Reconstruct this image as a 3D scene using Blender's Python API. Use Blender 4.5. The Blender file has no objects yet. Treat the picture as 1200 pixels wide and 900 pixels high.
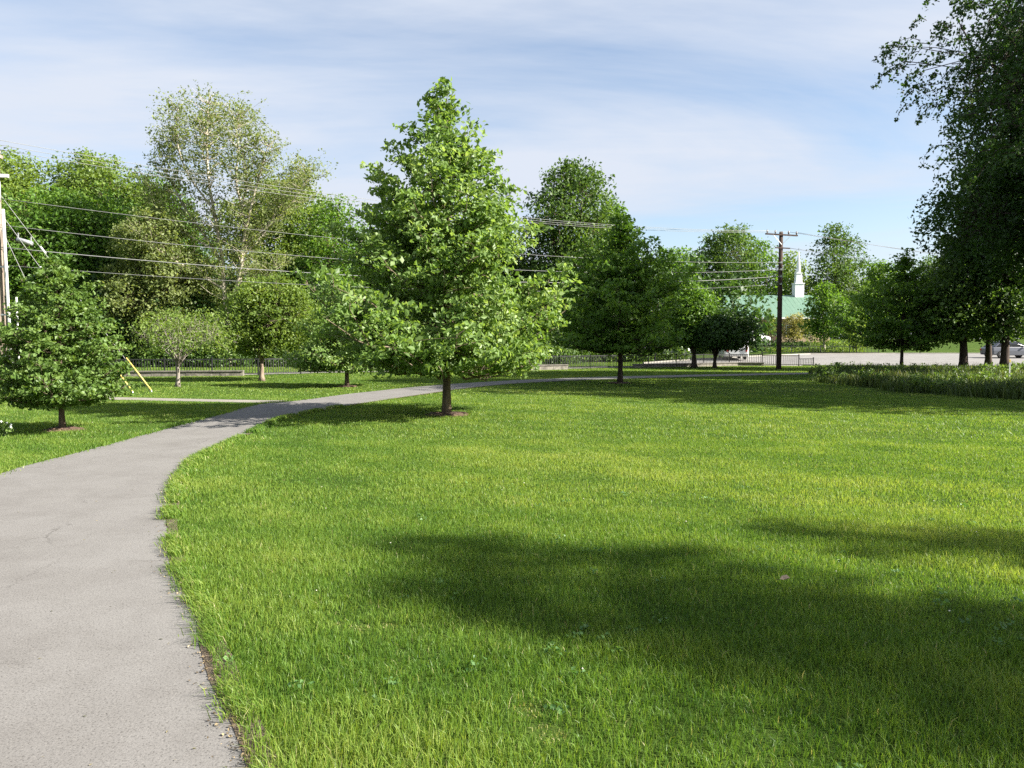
import bpy, math, random
import numpy as np
from mathutils import Vector

rng = np.random.default_rng(7)
random.seed(7)
S = bpy.context.scene
COL = S.collection
R = math.radians
PI = math.pi

# ------------------------------------------------------------------ camera
CAM = np.array([0.0, 0.0, 1.65]); F = 900.0
PITCH = math.atan(48 / F)
cp, sp_ = math.cos(PITCH), math.sin(PITCH)
cd = bpy.data.cameras.new('camera'); cam = bpy.data.objects.new('camera', cd); COL.objects.link(cam)
cam.location = CAM; cam.rotation_euler = (PI / 2 - PITCH, 0, 0)
cd.sensor_width = 36; cd.lens = 36 * F / 1200; cd.clip_start = .05; cd.clip_end = 3000
S.camera = cam

KN_Y = [-200, 56, 72, 90, 125, 900]; KN_Z = [0, 0, .55, 1.55, 2.3, 2.3]
def h(y): return float(np.interp(y, KN_Y, KN_Z))
def ray(px, py):
    a, b = (px - 600) / F, (450 - py) / F
    return np.array([a, cp + b * sp_, -sp_ + b * cp])
def at(px, py, Y):                       # the world point seen at a pixel of the photo, Y metres ahead
    d = ray(px, py); return CAM + d * (Y / d[1])
def G(px, py):                           # the ground point seen there
    d = ray(px, py); lo, hi = .5, 400.
    for _ in range(60):
        m = (lo + hi) / 2; p = CAM + d * (m / d[1])
        if p[2] > h(m): lo = m
        else: hi = m
    p = CAM + d * (lo / d[1]); p[2] = h(lo); return p
def zpx(py, Y): return at(600, py, Y)[2]
def xpx(px, Y): return at(px, 402, Y)[0]

# ------------------------------------------------------------------ helpers
def link(o): COL.objects.link(o); return o
def tag(o, label=None, cat=None, group=None, kind=None):
    if label: o['label'] = label
    if cat: o['category'] = cat
    if group: o['group'] = group
    if kind: o['kind'] = kind
    return o
def empty(name, loc, label, cat, group=None, rz=0):
    o = link(bpy.data.objects.new(name, None)); o.location = [float(v) for v in loc]; o.rotation_euler = (0, 0, rz)
    o.empty_display_size = .2
    return tag(o, label, cat, group)
def copy_tree(o, parent=None):
    c = o.copy(); COL.objects.link(c); c.parent = parent
    for ch in [k for k in bpy.data.objects if k.parent == o]: copy_tree(ch, c)
    return c

def tri_mesh(name, V, T, mat, tint=None, parent=None, smooth=False):
    V = np.ascontiguousarray(V, np.float32); T = np.ascontiguousarray(T, np.int32)
    me = bpy.data.meshes.new(name)
    me.vertices.add(len(V)); me.vertices.foreach_set('co', V.ravel())
    me.loops.add(T.size); me.loops.foreach_set('vertex_index', T.ravel())
    me.polygons.add(len(T)); me.polygons.foreach_set('loop_start', np.arange(0, T.size, 3, dtype=np.int32))
    me.polygons.foreach_set('loop_total', np.full(len(T), 3, np.int32))
    me.update(calc_edges=True)
    if tint is not None:
        a = me.attributes.new('tint', 'FLOAT', 'FACE'); a.data.foreach_set('value', np.ascontiguousarray(tint, np.float32))
    me.polygons.foreach_set('use_smooth', np.full(len(T), smooth, bool))
    me.materials.append(mat)
    o = link(bpy.data.objects.new(name, me))
    if parent is not None: o.parent = parent
    return o

class MB:
    def __init__(s): s.v = []; s.f = []
    def add(s, vs, fs):
        b = len(s.v); s.v += [tuple(float(c) for c in v) for v in vs]; s.f += [tuple(i + b for i in f) for f in fs]; return s
    def box(s, c, d, rz=0, taper=1.0):
        cx, cy, cz = c; dx, dy, dz = d[0] / 2, d[1] / 2, d[2] / 2; vs = []
        for k, (a, b, e) in enumerate([(-1, -1, -1), (1, -1, -1), (1, 1, -1), (-1, 1, -1), (-1, -1, 1), (1, -1, 1), (1, 1, 1), (-1, 1, 1)]):
            t = taper if e > 0 else 1.0; x, y = a * dx * t, b * dy * t
            vs.append((cx + x * math.cos(rz) - y * math.sin(rz), cy + x * math.sin(rz) + y * math.cos(rz), cz + e * dz))
        return s.add(vs, [(0, 3, 2, 1), (4, 5, 6, 7), (0, 1, 5, 4), (1, 2, 6, 5), (2, 3, 7, 6), (3, 0, 4, 7)])
    def tube(s, P, rad, n=6, cap=True):
        P = [np.asarray(p, float) for p in P]; k = len(P)
        if np.isscalar(rad): rad = [rad] * k
        vs, fs = [], []; ref = None
        for i in range(k):
            t = P[min(i + 1, k - 1)] - P[max(i - 1, 0)]; t = t / (np.linalg.norm(t) + 1e-9)
            if ref is None: ref = np.array([1., 0, 0]) if abs(t[0]) < .8 else np.array([0, 1., 0])
            u = ref - t * ref.dot(t); u /= np.linalg.norm(u) + 1e-9; w = np.cross(t, u); ref = u
            for j in range(n):
                a = 2 * PI * j / n; vs.append(P[i] + rad[i] * (u * math.cos(a) + w * math.sin(a)))
        for i in range(k - 1):
            for j in range(n):
                a, b = i * n + j, i * n + (j + 1) % n; fs.append((a, b, b + n, a + n))
        if cap: fs.append(tuple(range(n - 1, -1, -1))); fs.append(tuple(range((k - 1) * n, k * n)))
        return s.add(vs, fs)
    def prism(s, poly, y0, y1):          # polygon in x-z pulled along y
        n = len(poly); vs = [(x, y0, z) for x, z in poly] + [(x, y1, z) for x, z in poly]
        return s.add(vs, [tuple(range(n)), tuple(range(2 * n - 1, n - 1, -1))] + [(i, i + n, (i + 1) % n + n, (i + 1) % n) for i in range(n)])
    def build(s, name, mat, parent=None, smooth=False, bevel=0):
        me = bpy.data.meshes.new(name); me.from_pydata(s.v, [], s.f); me.update()
        import bmesh
        b = bmesh.new(); b.from_mesh(me); bmesh.ops.recalc_face_normals(b, faces=b.faces); b.to_mesh(me); b.free()
        for p in me.polygons: p.use_smooth = smooth
        me.materials.append(mat); o = link(bpy.data.objects.new(name, me))
        if parent is not None: o.parent = parent
        if bevel:
            m = o.modifiers.new('bevel', 'BEVEL'); m.width = bevel; m.segments = 2; m.limit_method = 'ANGLE'
        return o

class VN:                                # smooth value noise from a few random waves
    def __init__(s, seed, scale, dim=2, n=14):
        r = np.random.default_rng(seed); s.k = r.normal(0, 1, (n, dim)) / scale * 2.2; s.p = r.uniform(0, 6.28, n); s.n = n
    def __call__(s, P): return np.sin(P @ s.k.T + s.p).sum(1) / math.sqrt(s.n / 2) * .5

def inside(poly, P):
    x, y = P[:, 0], P[:, 1]; r = np.zeros(len(P), bool); n = len(poly)
    for i in range(n):
        x0, y0 = poly[i][:2]; x1, y1 = poly[(i + 1) % n][:2]
        if y0 == y1: continue
        c = ((y0 > y) != (y1 > y)) & (x < (x1 - x0) * (y - y0) / (y1 - y0) + x0); r ^= c
    return r
def spline(pts, step=6):                 # Catmull-Rom
    P = np.array(pts, float); out = []
    Q = np.vstack([2 * P[0] - P[1], P, 2 * P[-1] - P[-2]])
    for i in range(1, len(Q) - 2):
        for k in range(step):
            t = k / step; a, b, c, d = Q[i - 1], Q[i], Q[i + 1], Q[i + 2]
            out.append(.5 * (2 * b + (c - a) * t + (2 * a - 5 * b + 4 * c - d) * t * t + (3 * b - a - 3 * c + d) * t ** 3))
    out.append(P[-1]); return np.array(out)

# ------------------------------------------------------------------ materials
def mat(name):
    m = bpy.data.materials.new(name); m.use_nodes = True; nt = m.node_tree; nt.nodes.clear()
    out = nt.nodes.new('ShaderNodeOutputMaterial'); return m, nt, out
def N(nt, t, **kw):
    n = nt.nodes.new(t)
    for k, v in kw.items():
        if k in n.inputs.keys(): n.inputs[k].default_value = v
        else: setattr(n, k, v)
    return n
def rgb(c): return (c[0], c[1], c[2], 1)
def ramp(nt, fac, stops):
    r = nt.nodes.new('ShaderNodeValToRGB'); e = r.color_ramp.elements
    while len(e) < len(stops): e.new(.5)
    for i, (p, c) in enumerate(stops): e[i].position = p; e[i].color = rgb(c) if len(c) == 3 else c
    nt.links.new(fac, r.inputs[0]); return r
def noise(nt, scale, detail=4, rough=.6, vec=None, coord='Object'):
    n = N(nt, 'ShaderNodeTexNoise', Scale=scale, Detail=detail, Roughness=rough)
    if vec is None:
        tc = nt.nodes.new('ShaderNodeTexCoord'); vec = tc.outputs[coord]
    nt.links.new(vec, n.inputs['Vector']); return n
def simple(name, c, rough=.6, metal=0, spec=.5, var=.12, scale=8, bump=0, bscale=40):
    m, nt, out = mat(name); b = N(nt, 'ShaderNodeBsdfPrincipled', Roughness=rough, Metallic=metal)
    b.inputs['Specular IOR Level'].default_value = spec
    n = noise(nt, scale)
    r = ramp(nt, n.outputs['Fac'], [(.3, [v * (1 - var) for v in c]), (.7, [min(1, v * (1 + var)) for v in c])])
    nt.links.new(r.outputs[0], b.inputs['Base Color'])
    if bump:
        n2 = noise(nt, bscale); bp = N(nt, 'ShaderNodeBump', Strength=bump, Distance=.02)
        nt.links.new(n2.outputs['Fac'], bp.inputs['Height']); nt.links.new(bp.outputs[0], b.inputs['Normal'])
    nt.links.new(b.outputs[0], out.inputs[0]); return m
def leafy(name, stops, trans=.4, tcol=1.25, rough=.5, spec=.35):
    m, nt, out = mat(name); at_ = N(nt, 'ShaderNodeAttribute', attribute_name='tint')
    r = ramp(nt, at_.outputs['Fac'], stops)
    b = N(nt, 'ShaderNodeBsdfPrincipled', Roughness=rough); b.inputs['Specular IOR Level'].default_value = spec
    nt.links.new(r.outputs[0], b.inputs['Base Color'])
    t = N(nt, 'ShaderNodeBsdfTranslucent')
    mx = N(nt, 'ShaderNodeMix', data_type='RGBA', blend_type='MULTIPLY'); mx.inputs[0].default_value = 1
    nt.links.new(r.outputs[0], mx.inputs[6]); mx.inputs[7].default_value = (1.25 * tcol, 1.2 * tcol, .55 * tcol, 1)
    nt.links.new(mx.outputs[2], t.inputs['Color'])
    s = N(nt, 'ShaderNodeMixShader'); s.inputs[0].default_value = trans
    nt.links.new(b.outputs[0], s.inputs[1]); nt.links.new(t.outputs[0], s.inputs[2]); nt.links.new(s.outputs[0], out.inputs[0]); return m

LEAF = {
    'plane': leafy('leaf_plane_tree', [(0, (.062, .118, .024)), (.5, (.145, .235, .055)), (1, (.26, .345, .14))], trans=.45),
    'maple': leafy('leaf_maple', [(0, (.045, .10, .014)), (.5, (.093, .185, .024)), (1, (.155, .25, .042))], trans=.45),
    'olive': leafy('leaf_olive', [(0, (.08, .115, .030)), (.5, (.150, .195, .050)), (1, (.22, .26, .085))], trans=.45),
    'sage': leafy('leaf_sage', [(0, (.09, .125, .038)), (.5, (.165, .21, .065)), (1, (.24, .275, .11))], trans=.45),
    'yellow': leafy('leaf_yellow_green', [(0, (.07, .12, .022)), (.5, (.135, .205, .036)), (1, (.19, .255, .055))], trans=.45),
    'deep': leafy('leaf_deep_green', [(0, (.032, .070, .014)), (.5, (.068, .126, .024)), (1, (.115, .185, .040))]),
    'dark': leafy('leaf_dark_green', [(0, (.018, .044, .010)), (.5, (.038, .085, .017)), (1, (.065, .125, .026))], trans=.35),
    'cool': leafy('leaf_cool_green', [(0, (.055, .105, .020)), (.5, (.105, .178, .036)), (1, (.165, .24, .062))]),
    'straw': leafy('leaf_straw_green', [(0, (.13, .13, .04)), (.5, (.24, .23, .08)), (1, (.34, .31, .13))]),
}
def barkmat(name, a, b, scale=6):
    m, nt, out = mat(name); bs = N(nt, 'ShaderNodeBsdfPrincipled', Roughness=.9); bs.inputs['Specular IOR Level'].default_value = .2
    tc = nt.nodes.new('ShaderNodeTexCoord'); mp = N(nt, 'ShaderNodeMapping'); mp.inputs['Scale'].default_value = (1, 1, .25)
    nt.links.new(tc.outputs['Object'], mp.inputs[0]); n = noise(nt, scale, 6, .7, mp.outputs[0])
    r = ramp(nt, n.outputs['Fac'], [(.35, a), (.65, b)]); nt.links.new(r.outputs[0], bs.inputs['Base Color'])
    bp = N(nt, 'ShaderNodeBump', Strength=.6, Distance=.03); nt.links.new(n.outputs['Fac'], bp.inputs['Height']); nt.links.new(bp.outputs[0], bs.inputs['Normal'])
    nt.links.new(bs.outputs[0], out.inputs[0]); return m
BARK = {
    'brown': barkmat('bark_brown', (.05, .035, .025), (.16, .12, .09)),
    'plane': barkmat('bark_plane', (.045, .032, .023), (.20, .16, .11), 5),
    'pale': barkmat('bark_pale', (.22, .19, .14), (.50, .45, .36), 1.2),
    'dark': barkmat('bark_dark', (.03, .022, .018), (.08, .06, .048)),
    'grey': barkmat('bark_grey', (.12, .105, .088), (.27, .24, .205), 7),
    'tan': barkmat('bark_tan', (.12, .09, .065), (.27, .21, .16), 7),
}

# asphalt path
def asphalt(name, a, b, speck=.5):
    m, nt, out = mat(name); bs = N(nt, 'ShaderNodeBsdfPrincipled', Roughness=.92); bs.inputs['Specular IOR Level'].default_value = .25
    n1 = noise(nt, .55, 5, .6); n2 = noise(nt, 95, 3, .75); n3 = noise(nt, 1.4, 7, .75)
    r = ramp(nt, n1.outputs['Fac'], [(.25, a), (.75, b)])
    r2 = ramp(nt, n2.outputs['Fac'], [(.33, (.38, .37, .36)), (.46, (.95, .95, .95)), (.60, (1.0, 1.0, 1.0)), (.72, (1.4, 1.38, 1.34))])
    r3 = ramp(nt, n3.outputs['Fac'], [(.3, (.82, .81, .80)), (.58, (1, 1, 1))])
    m1 = N(nt, 'ShaderNodeMix', data_type='RGBA', blend_type='MULTIPLY'); m1.inputs[0].default_value = speck
    nt.links.new(r.outputs[0], m1.inputs[6]); nt.links.new(r2.outputs[0], m1.inputs[7])
    m2 = N(nt, 'ShaderNodeMix', data_type='RGBA', blend_type='MULTIPLY'); m2.inputs[0].default_value = 1
    nt.links.new(m1.outputs[2], m2.inputs[6]); nt.links.new(r3.outputs[0], m2.inputs[7]); nt.links.new(m2.outputs[2], bs.inputs['Base Color'])
    if 'path' in name:
        tc = nt.nodes.new('ShaderNodeTexCoord'); vd = N(nt, 'ShaderNodeMix', data_type='RGBA', blend_type='ADD'); vd.inputs[0].default_value = .35
        nd = noise(nt, 3.0, 5, .7); nt.links.new(tc.outputs['Object'], vd.inputs[6]); nt.links.new(nd.outputs['Color'], vd.inputs[7])
        vo = N(nt, 'ShaderNodeTexVoronoi', feature='DISTANCE_TO_EDGE', Scale=.42); nt.links.new(vd.outputs[2], vo.inputs['Vector'])
        rc_ = ramp(nt, vo.outputs['Distance'], [(.0015, (1, 1, 1)), (.0042, (0, 0, 0))]); nm = noise(nt, .5, 2); rm = ramp(nt, nm.outputs['Fac'], [(.5, (0, 0, 0)), (.58, (.7, .7, .7))])
        mm = N(nt, 'ShaderNodeMath', operation='MULTIPLY'); nt.links.new(rc_.outputs[0], mm.inputs[0]); nt.links.new(rm.outputs[0], mm.inputs[1])
        mk = N(nt, 'ShaderNodeMix', data_type='RGBA'); nt.links.new(mm.outputs[0], mk.inputs[0]); nt.links.new(m2.outputs[2], mk.inputs[6]); mk.inputs[7].default_value = (.05, .045, .04, 1); nt.links.new(mk.outputs[2], bs.inputs['Base Color'])
    bp = N(nt, 'ShaderNodeBump', Strength=.5, Distance=.004); nt.links.new(n2.outputs['Fac'], bp.inputs['Height']); nt.links.new(bp.outputs[0], bs.inputs['Normal'])
    nt.links.new(bs.outputs[0], out.inputs[0]); return m
M_PATH = asphalt('asphalt_path', (.156, .148, .140), (.174, .167, .158), .95)
M_ROAD = asphalt('asphalt_road', (.17, .163, .155), (.21, .202, .193), .3)
M_CONC = asphalt('concrete_walk', (.30, .28, .25), (.38, .36, .32), .3)

# turf: thatch and soil under the blades
m, nt, out = mat('turf'); bs = N(nt, 'ShaderNodeBsdfPrincipled', Roughness=1.0); bs.inputs['Specular IOR Level'].default_value = .05
n1 = noise(nt, .22, 5, .6); n2 = noise(nt, 30, 5, .8); n3 = noise(nt, 2.2, 5, .7)
r1 = ramp(nt, n1.outputs['Fac'], [(.3, (.048, .088, .016)), (.55, (.066, .108, .020)), (.75, (.09, .125, .026))])
r2 = ramp(nt, n2.outputs['Fac'], [(.3, (.35, .4, .35)), (.55, (.9, .9, .9)), (.75, (1.35, 1.3, 1.1))])
r3 = ramp(nt, n3.outputs['Fac'], [(.35, (.78, .8, .75)), (.65, (1.1, 1.08, 1.0))])
m1 = N(nt, 'ShaderNodeMix', data_type='RGBA', blend_type='MULTIPLY'); m1.inputs[0].default_value = 1
m2 = N(nt, 'ShaderNodeMix', data_type='RGBA', blend_type='MULTIPLY'); m2.inputs[0].default_value = 1
nt.links.new(r1.outputs[0], m1.inputs[6]); nt.links.new(r2.outputs[0], m1.inputs[7]); nt.links.new(m1.outputs[2], m2.inputs[6]); nt.links.new(r3.outputs[0], m2.inputs[7])
nt.links.new(m2.outputs[2], bs.inputs['Base Color']); bp = N(nt, 'ShaderNodeBump', Strength=.8, Distance=.03)
nt.links.new(n2.outputs['Fac'], bp.inputs['Height']); nt.links.new(bp.outputs[0], bs.inputs['Normal']); nt.links.new(bs.outputs[0], out.inputs[0]); M_TURF = m

M_GRASS = leafy('grass_blade', [(0, (.044, .108, .016)), (.35, (.108, .195, .028)), (.7, (.195, .272, .050)), (.93, (.28, .325, .085)), (1, (.41, .365, .20))], trans=.45, tcol=1.15, rough=.45, spec=.25)
M_MEADOW = leafy('meadow_blade', [(0, (.030, .055, .013)), (.5, (.063, .10, .023)), (.85, (.11, .135, .04)), (1, (.24, .21, .10))], trans=.4)
M_MULCH = simple('mulch', (.085, .05, .032), .95, var=.5, scale=30, bump=1, bscale=60)
M_SOIL = simple('soil_edge', (.095, .07, .045), .95, var=.6, scale=22, bump=1, bscale=90)
M_DRY = leafy('dry_blade', [(0, (.20, .15, .07)), (1, (.42, .33, .18))], trans=.3)
M_IRON = simple('black_iron', (.018, .018, .019), .45, .0, var=.2)
M_STONE = simple('low_wall_stone', (.16, .145, .12), .9, var=.45, scale=5, bump=.8, bscale=14)
M_COPE = simple('coping_stone', (.13, .118, .10), .9, var=.4, scale=4, bump=.6, bscale=20)
M_POLEW = barkmat('weathered_pole', (.17, .135, .105), (.30, .245, .20), 9)
M_POLED = barkmat('creosote_pole', (.032, .022, .018), (.075, .05, .04), 9)
M_GALV = simple('galvanised', (.48, .49, .50), .45, .6, var=.15)
M_WIRE = simple('aluminium_wire', (.27, .27, .26), .85, 0, .1, var=.1)
M_CABLE = simple('black_cable', (.05, .05, .055), .5, var=.1)
M_LCABLE = simple('grey_cable', (.17, .17, .17), .55, var=.1)
M_WHITE = simple('white_paint', (.80, .80, .79), .5, var=.04)
M_PVC = simple('white_pvc', (.52, .52, .51), .4, var=.06)
M_YEL = simple('yellow_guard', (.66, .50, .13), .5, var=.12)
M_PORC = simple('porcelain', (.22, .20, .20), .3, var=.1)
M_ROOF = simple('green_metal_roof', (.105, .185, .132), .5, var=.07, scale=.8)
M_BRICK = simple('tan_brick', (.42, .30, .20), .9, var=.2, scale=3, bump=.3, bscale=20)
M_DKGL = simple('dark_glass', (.02, .022, .025), .12, var=.1)
M_TYRE = simple('tyre_rubber', (.02, .02, .021), .8, var=.1)
M_RIM = simple('alloy_rim', (.5, .5, .52), .3, .8, var=.05)
M_TAIL = simple('tail_lamp', (.35, .02, .02), .25, var=.05)
M_HEAD = simple('head_lamp', (.75, .76, .78), .15, var=.03)
def paint(n, c):
    m, nt, out = mat(n); b = N(nt, 'ShaderNodeBsdfPrincipled', Roughness=.35); b.inputs['Base Color'].default_value = rgb(c); b.inputs['Coat Weight'].default_value = .5
    nn = noise(nt, 3); r = ramp(nt, nn.outputs['Fac'], [(.3, [v * .94 for v in c]), (.7, c)]); nt.links.new(r.outputs[0], b.inputs['Base Color'])
    nt.links.new(b.outputs[0], out.inputs[0]); return m
PAINT = {'white': paint('paint_white', (.78, .78, .77)), 'silver': paint('paint_silver', (.34, .34, .34)), 'grey': paint('paint_grey', (.10, .105, .125)), 'red': paint('paint_red', (.42, .03, .035))}

# ------------------------------------------------------------------ sun, sky
EL, AZ = R(33), R(102)
sv = Vector((math.sin(AZ) * math.cos(EL), math.cos(AZ) * math.cos(EL), math.sin(EL)))
ld = bpy.data.lights.new('sun', 'SUN'); ld.energy = 5.0; ld.angle = R(.55); ld.color = (1.0, .945, .85)
lo = link(bpy.data.objects.new('sun', ld)); lo.rotation_euler = (-sv).to_track_quat('-Z', 'Y').to_euler(); lo.location = (20, -5, 30)
w = bpy.data.worlds.new('World'); S.world = w; w.use_nodes = True; nt = w.node_tree; nt.nodes.clear()
wo = nt.nodes.new('ShaderNodeOutputWorld'); bg = N(nt, 'ShaderNodeBackground', Strength=.055)
sky = nt.nodes.new('ShaderNodeTexSky'); sky.sky_type = 'NISHITA'; sky.sun_disc = False; sky.sun_elevation = EL; sky.sun_rotation = AZ
sky.air_density = 1.0; sky.dust_density = 1.0; sky.ozone_density = 1.2; sky.altitude = 200
tc = nt.nodes.new('ShaderNodeTexCoord'); sx = nt.nodes.new('ShaderNodeSeparateXYZ'); nt.links.new(tc.outputs['Generated'], sx.inputs[0])
ad = N(nt, 'ShaderNodeMath', operation='ADD'); nt.links.new(sx.outputs[2], ad.inputs[0]); ad.inputs[1].default_value = .10
mxz = N(nt, 'ShaderNodeMath', operation='MAXIMUM'); nt.links.new(ad.outputs[0], mxz.inputs[0]); mxz.inputs[1].default_value = .04
dx = N(nt, 'ShaderNodeMath', operation='DIVIDE'); nt.links.new(sx.outputs[0], dx.inputs[0]); nt.links.new(mxz.outputs[0], dx.inputs[1])
dy = N(nt, 'ShaderNodeMath', operation='DIVIDE'); nt.links.new(sx.outputs[1], dy.inputs[0]); nt.links.new(mxz.outputs[0], dy.inputs[1])
cx = nt.nodes.new('ShaderNodeCombineXYZ'); nt.links.new(dx.outputs[0], cx.inputs[0]); nt.links.new(dy.outputs[0], cx.inputs[1])
mp = N(nt, 'ShaderNodeMapping'); mp.inputs['Rotation'].default_value = (0, 0, R(18)); mp.inputs['Scale'].default_value = (.55, .9, 1); mp.inputs['Location'].default_value = (3.3, 1.2, 0)
nt.links.new(cx.outputs[0], mp.inputs[0])
c1 = noise(nt, .75, 9, .55, mp.outputs[0]); c1.inputs['Distortion'].default_value = .7
mp2 = N(nt, 'ShaderNodeMapping'); mp2.inputs['Rotation'].default_value = (0, 0, R(-14)); mp2.inputs['Scale'].default_value = (.5, 2.0, 1)
nt.links.new(cx.outputs[0], mp2.inputs[0]); c2 = noise(nt, 1.3, 10, .6, mp2.outputs[0]); c2.inputs['Distortion'].default_value = .5
ma = N(nt, 'ShaderNodeMath', operation='MULTIPLY_ADD'); nt.links.new(c2.outputs['Fac'], ma.inputs[0]); ma.inputs[1].default_value = .26; nt.links.new(c1.outputs['Fac'], ma.inputs[2])
cr = ramp(nt, ma.outputs[0], [(.47, (.16, .16, .16)), (.60, (.55, .55, .55)), (.74, (.98, .98, .98))])
cm = N(nt, 'ShaderNodeMix', data_type='RGBA'); nt.links.new(cr.outputs[0], cm.inputs[0]); nt.links.new(sky.outputs[0], cm.inputs[6]); cm.inputs[7].default_value = (3.72, 4.02, 4.58, 1)
nt.links.new(cm.outputs[2], bg.inputs[0]); nt.links.new(bg.outputs[0], wo.inputs[0])

# ------------------------------------------------------------------ the setting
ys = sorted(set([-60, -20, 0, 10, 20, 30, 40, 50, 56, 64, 72, 80, 90, 100, 110, 125, 150, 200, 300, 500, 900])); xs = [-900, -400, -200, -100, -60, -30, 0, 30, 60, 100, 200, 400, 900]
mb = MB(); vs = [(x, y, h(y)) for y in ys for x in xs]; nx = len(xs)
mb.add(vs, [(j * nx + i, j * nx + i + 1, (j + 1) * nx + i + 1, (j + 1) * nx + i) for j in range(len(ys) - 1) for i in range(nx - 1)])
tag(mb.build('lawn_ground', M_TURF), kind='structure')

def sheet(name, poly, dz, m):            # flat polygon draped on the knots of the terrain
    import bmesh
    b = bmesh.new(); b.faces.new([b.verts.new((float(p[0]), float(p[1]), 0)) for p in poly])
    for k in KN_Y[1:-1]:
        bmesh.ops.bisect_plane(b, geom=b.verts[:] + b.edges[:] + b.faces[:], plane_co=(0, k, 0), plane_no=(0, 1, 0))
    bmesh.ops.triangulate(b, faces=b.faces[:])
    for v in b.verts: v.co.z = h(v.co.y) + dz
    bmesh.ops.recalc_face_normals(b, faces=b.faces[:])
    for f in b.faces:
        if f.normal.z < 0: f.normal_flip()
    me = bpy.data.meshes.new(name); b.to_mesh(me); b.free(); me.materials.append(m)
    return tag(link(bpy.data.objects.new(name, me)), kind='structure')

PL = [(-600, 1080), (-410, 900), (-310, 800), (-200, 700), (-150, 650), (-80, 600), (0, 556), (100, 529), (133, 520), (233, 493), (300, 475), (333, 471.4), (367, 467.6), (400, 463), (450, 457.5), (500, 452.5), (560, 448.3), (620, 445), (700, 442), (800, 439.6), (900, 437.6), (960, 436.6)]
PR = [(335, 1080), (292, 900), (262, 820), (236, 740), (211, 680), (198, 635), (197, 600), (203, 575), (214, 553), (232, 536), (262, 522), (300, 504), (333, 490), (400, 476.6), (450, 469), (500, 461.5), (560, 453.5), (620, 448.6), (700, 445), (800, 442), (900, 439.6), (960, 438.4)]
def world(pl, n=8):
    q = np.array([G(x, y)[:2] for x, y in pl]); return spline(q, n)
Lw, Rw = world(PL), world(PR)
jit = VN(3, .35)
def rough_edge(E, amp):
    d = np.gradient(E, axis=0); nrm = np.c_[-d[:, 1], d[:, 0]] / (np.linalg.norm(d, axis=1)[:, None] + 1e-9)
    return E + nrm * (jit(E * 1.0)[:, None] * amp)
def resample(E, step):
    s = np.r_[0, np.cumsum(np.linalg.norm(np.diff(E, axis=0), axis=1))]; t = np.arange(0, s[-1], step)
    return np.c_[np.interp(t, s, E[:, 0]), np.interp(t, s, E[:, 1])]
Le, Re = rough_edge(resample(Lw, .12), .03), rough_edge(resample(Rw, .06), .022)
PATH = np.vstack([Le, Re[::-1]])
sheet('path', PATH, .012, M_PATH)
WALK = np.vstack([[G(x, y)[:2] for x, y in [(-260, 460.5), (-60, 463.5), (130, 465.6), (250, 468.2), (352, 470.0)]], [G(x, y)[:2] for x, y in [(347, 473), (250, 471.2), (130, 468.6), (-60, 466.6), (-260, 463)]]])
sheet('connecting_path', WALK, .008, asphalt('worn_concrete', (.19, .175, .15), (.24, .22, .19), .3))
# soil band along the path edge, wandering
d = np.gradient(Re, axis=0); nr = np.c_[d[:, 1], -d[:, 0]] / np.linalg.norm(d, axis=1)[:, None]
Rs = resample(Rw, .25); ds = np.gradient(Rs, axis=0); nrs = np.c_[ds[:, 1], -ds[:, 0]] / np.linalg.norm(ds, axis=1)[:, None]
sheet('soil_strip', np.vstack([Rs + nrs * (.085 + .03 * VN(5, .9)(Rs))[:, None], (Rs - nrs * (.012 + .022 * np.clip(VN(6, .7)(Rs), -.4, 1.2))[:, None])[::-1]]), .015, M_SOIL)

# fence line, walk behind it, road beyond
FL = [G(x, y)[:2] for x, y in [(-120, 444), (140, 441), (287, 440.2), (400, 437.2), (540, 435), (655, 433), (740, 431), (860, 428.6), (893, 428.6), (936, 429.2)]]
FLs = np.array(FL)
def off(E, dist):
    E = np.array(E); d = np.gradient(E, axis=0); nrm = np.c_[-d[:, 1], d[:, 0]] / np.linalg.norm(d, axis=1)[:, None]; return E + nrm * dist
sheet('sidewalk', np.vstack([off(FLs, .6), off(FLs, 2.9)[::-1]]), .02, M_CONC)
road_px = [(742, 428.8), (800, 427.6), (860, 425.6), (940, 428.2), (1050, 428.6), (1260, 429.5), (1700, 432)]
road_far = [(1800, 415), (1260, 415), (1050, 415), (950, 415.6), (900, 417.6), (860, 419.5), (800, 423.2), (755, 426.5)]
ROAD = np.array([G(x, y)[:2] for x, y in road_px + road_far])
sheet('road', ROAD, .03, M_ROAD)
kp = [G(x, y) for x, y in road_far]
mb = MB()
for a, b in zip(kp[:-1], kp[1:]):
    a, b = np.array(a), np.array(b); n = np.array([-(b - a)[1], (b - a)[0], 0]); n = n / np.linalg.norm(n) * -.15
    up = np.array([0, 0, .13]); z = np.array([0, 0, -.05])
    mb.add([a + z, b + z, b + n + z, a + n + z, a + up, b + up, b + n + up, a + n + up], [(0, 1, 5, 4), (4, 5, 6, 7), (2, 3, 7, 6), (0, 4, 7, 3), (1, 2, 6, 5)])
tag(mb.build('kerb', M_CONC), kind='structure')
lot = [(640, 403.5), (1010, 402.0), (1010, 400.9), (640, 401.2)]
sheet('parking_lot', np.array([G(640, 405)[:2], G(905, 404)[:2], [xpx(905, 97), 97], [xpx(640, 97), 97]]), .03, M_ROAD)

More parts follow.
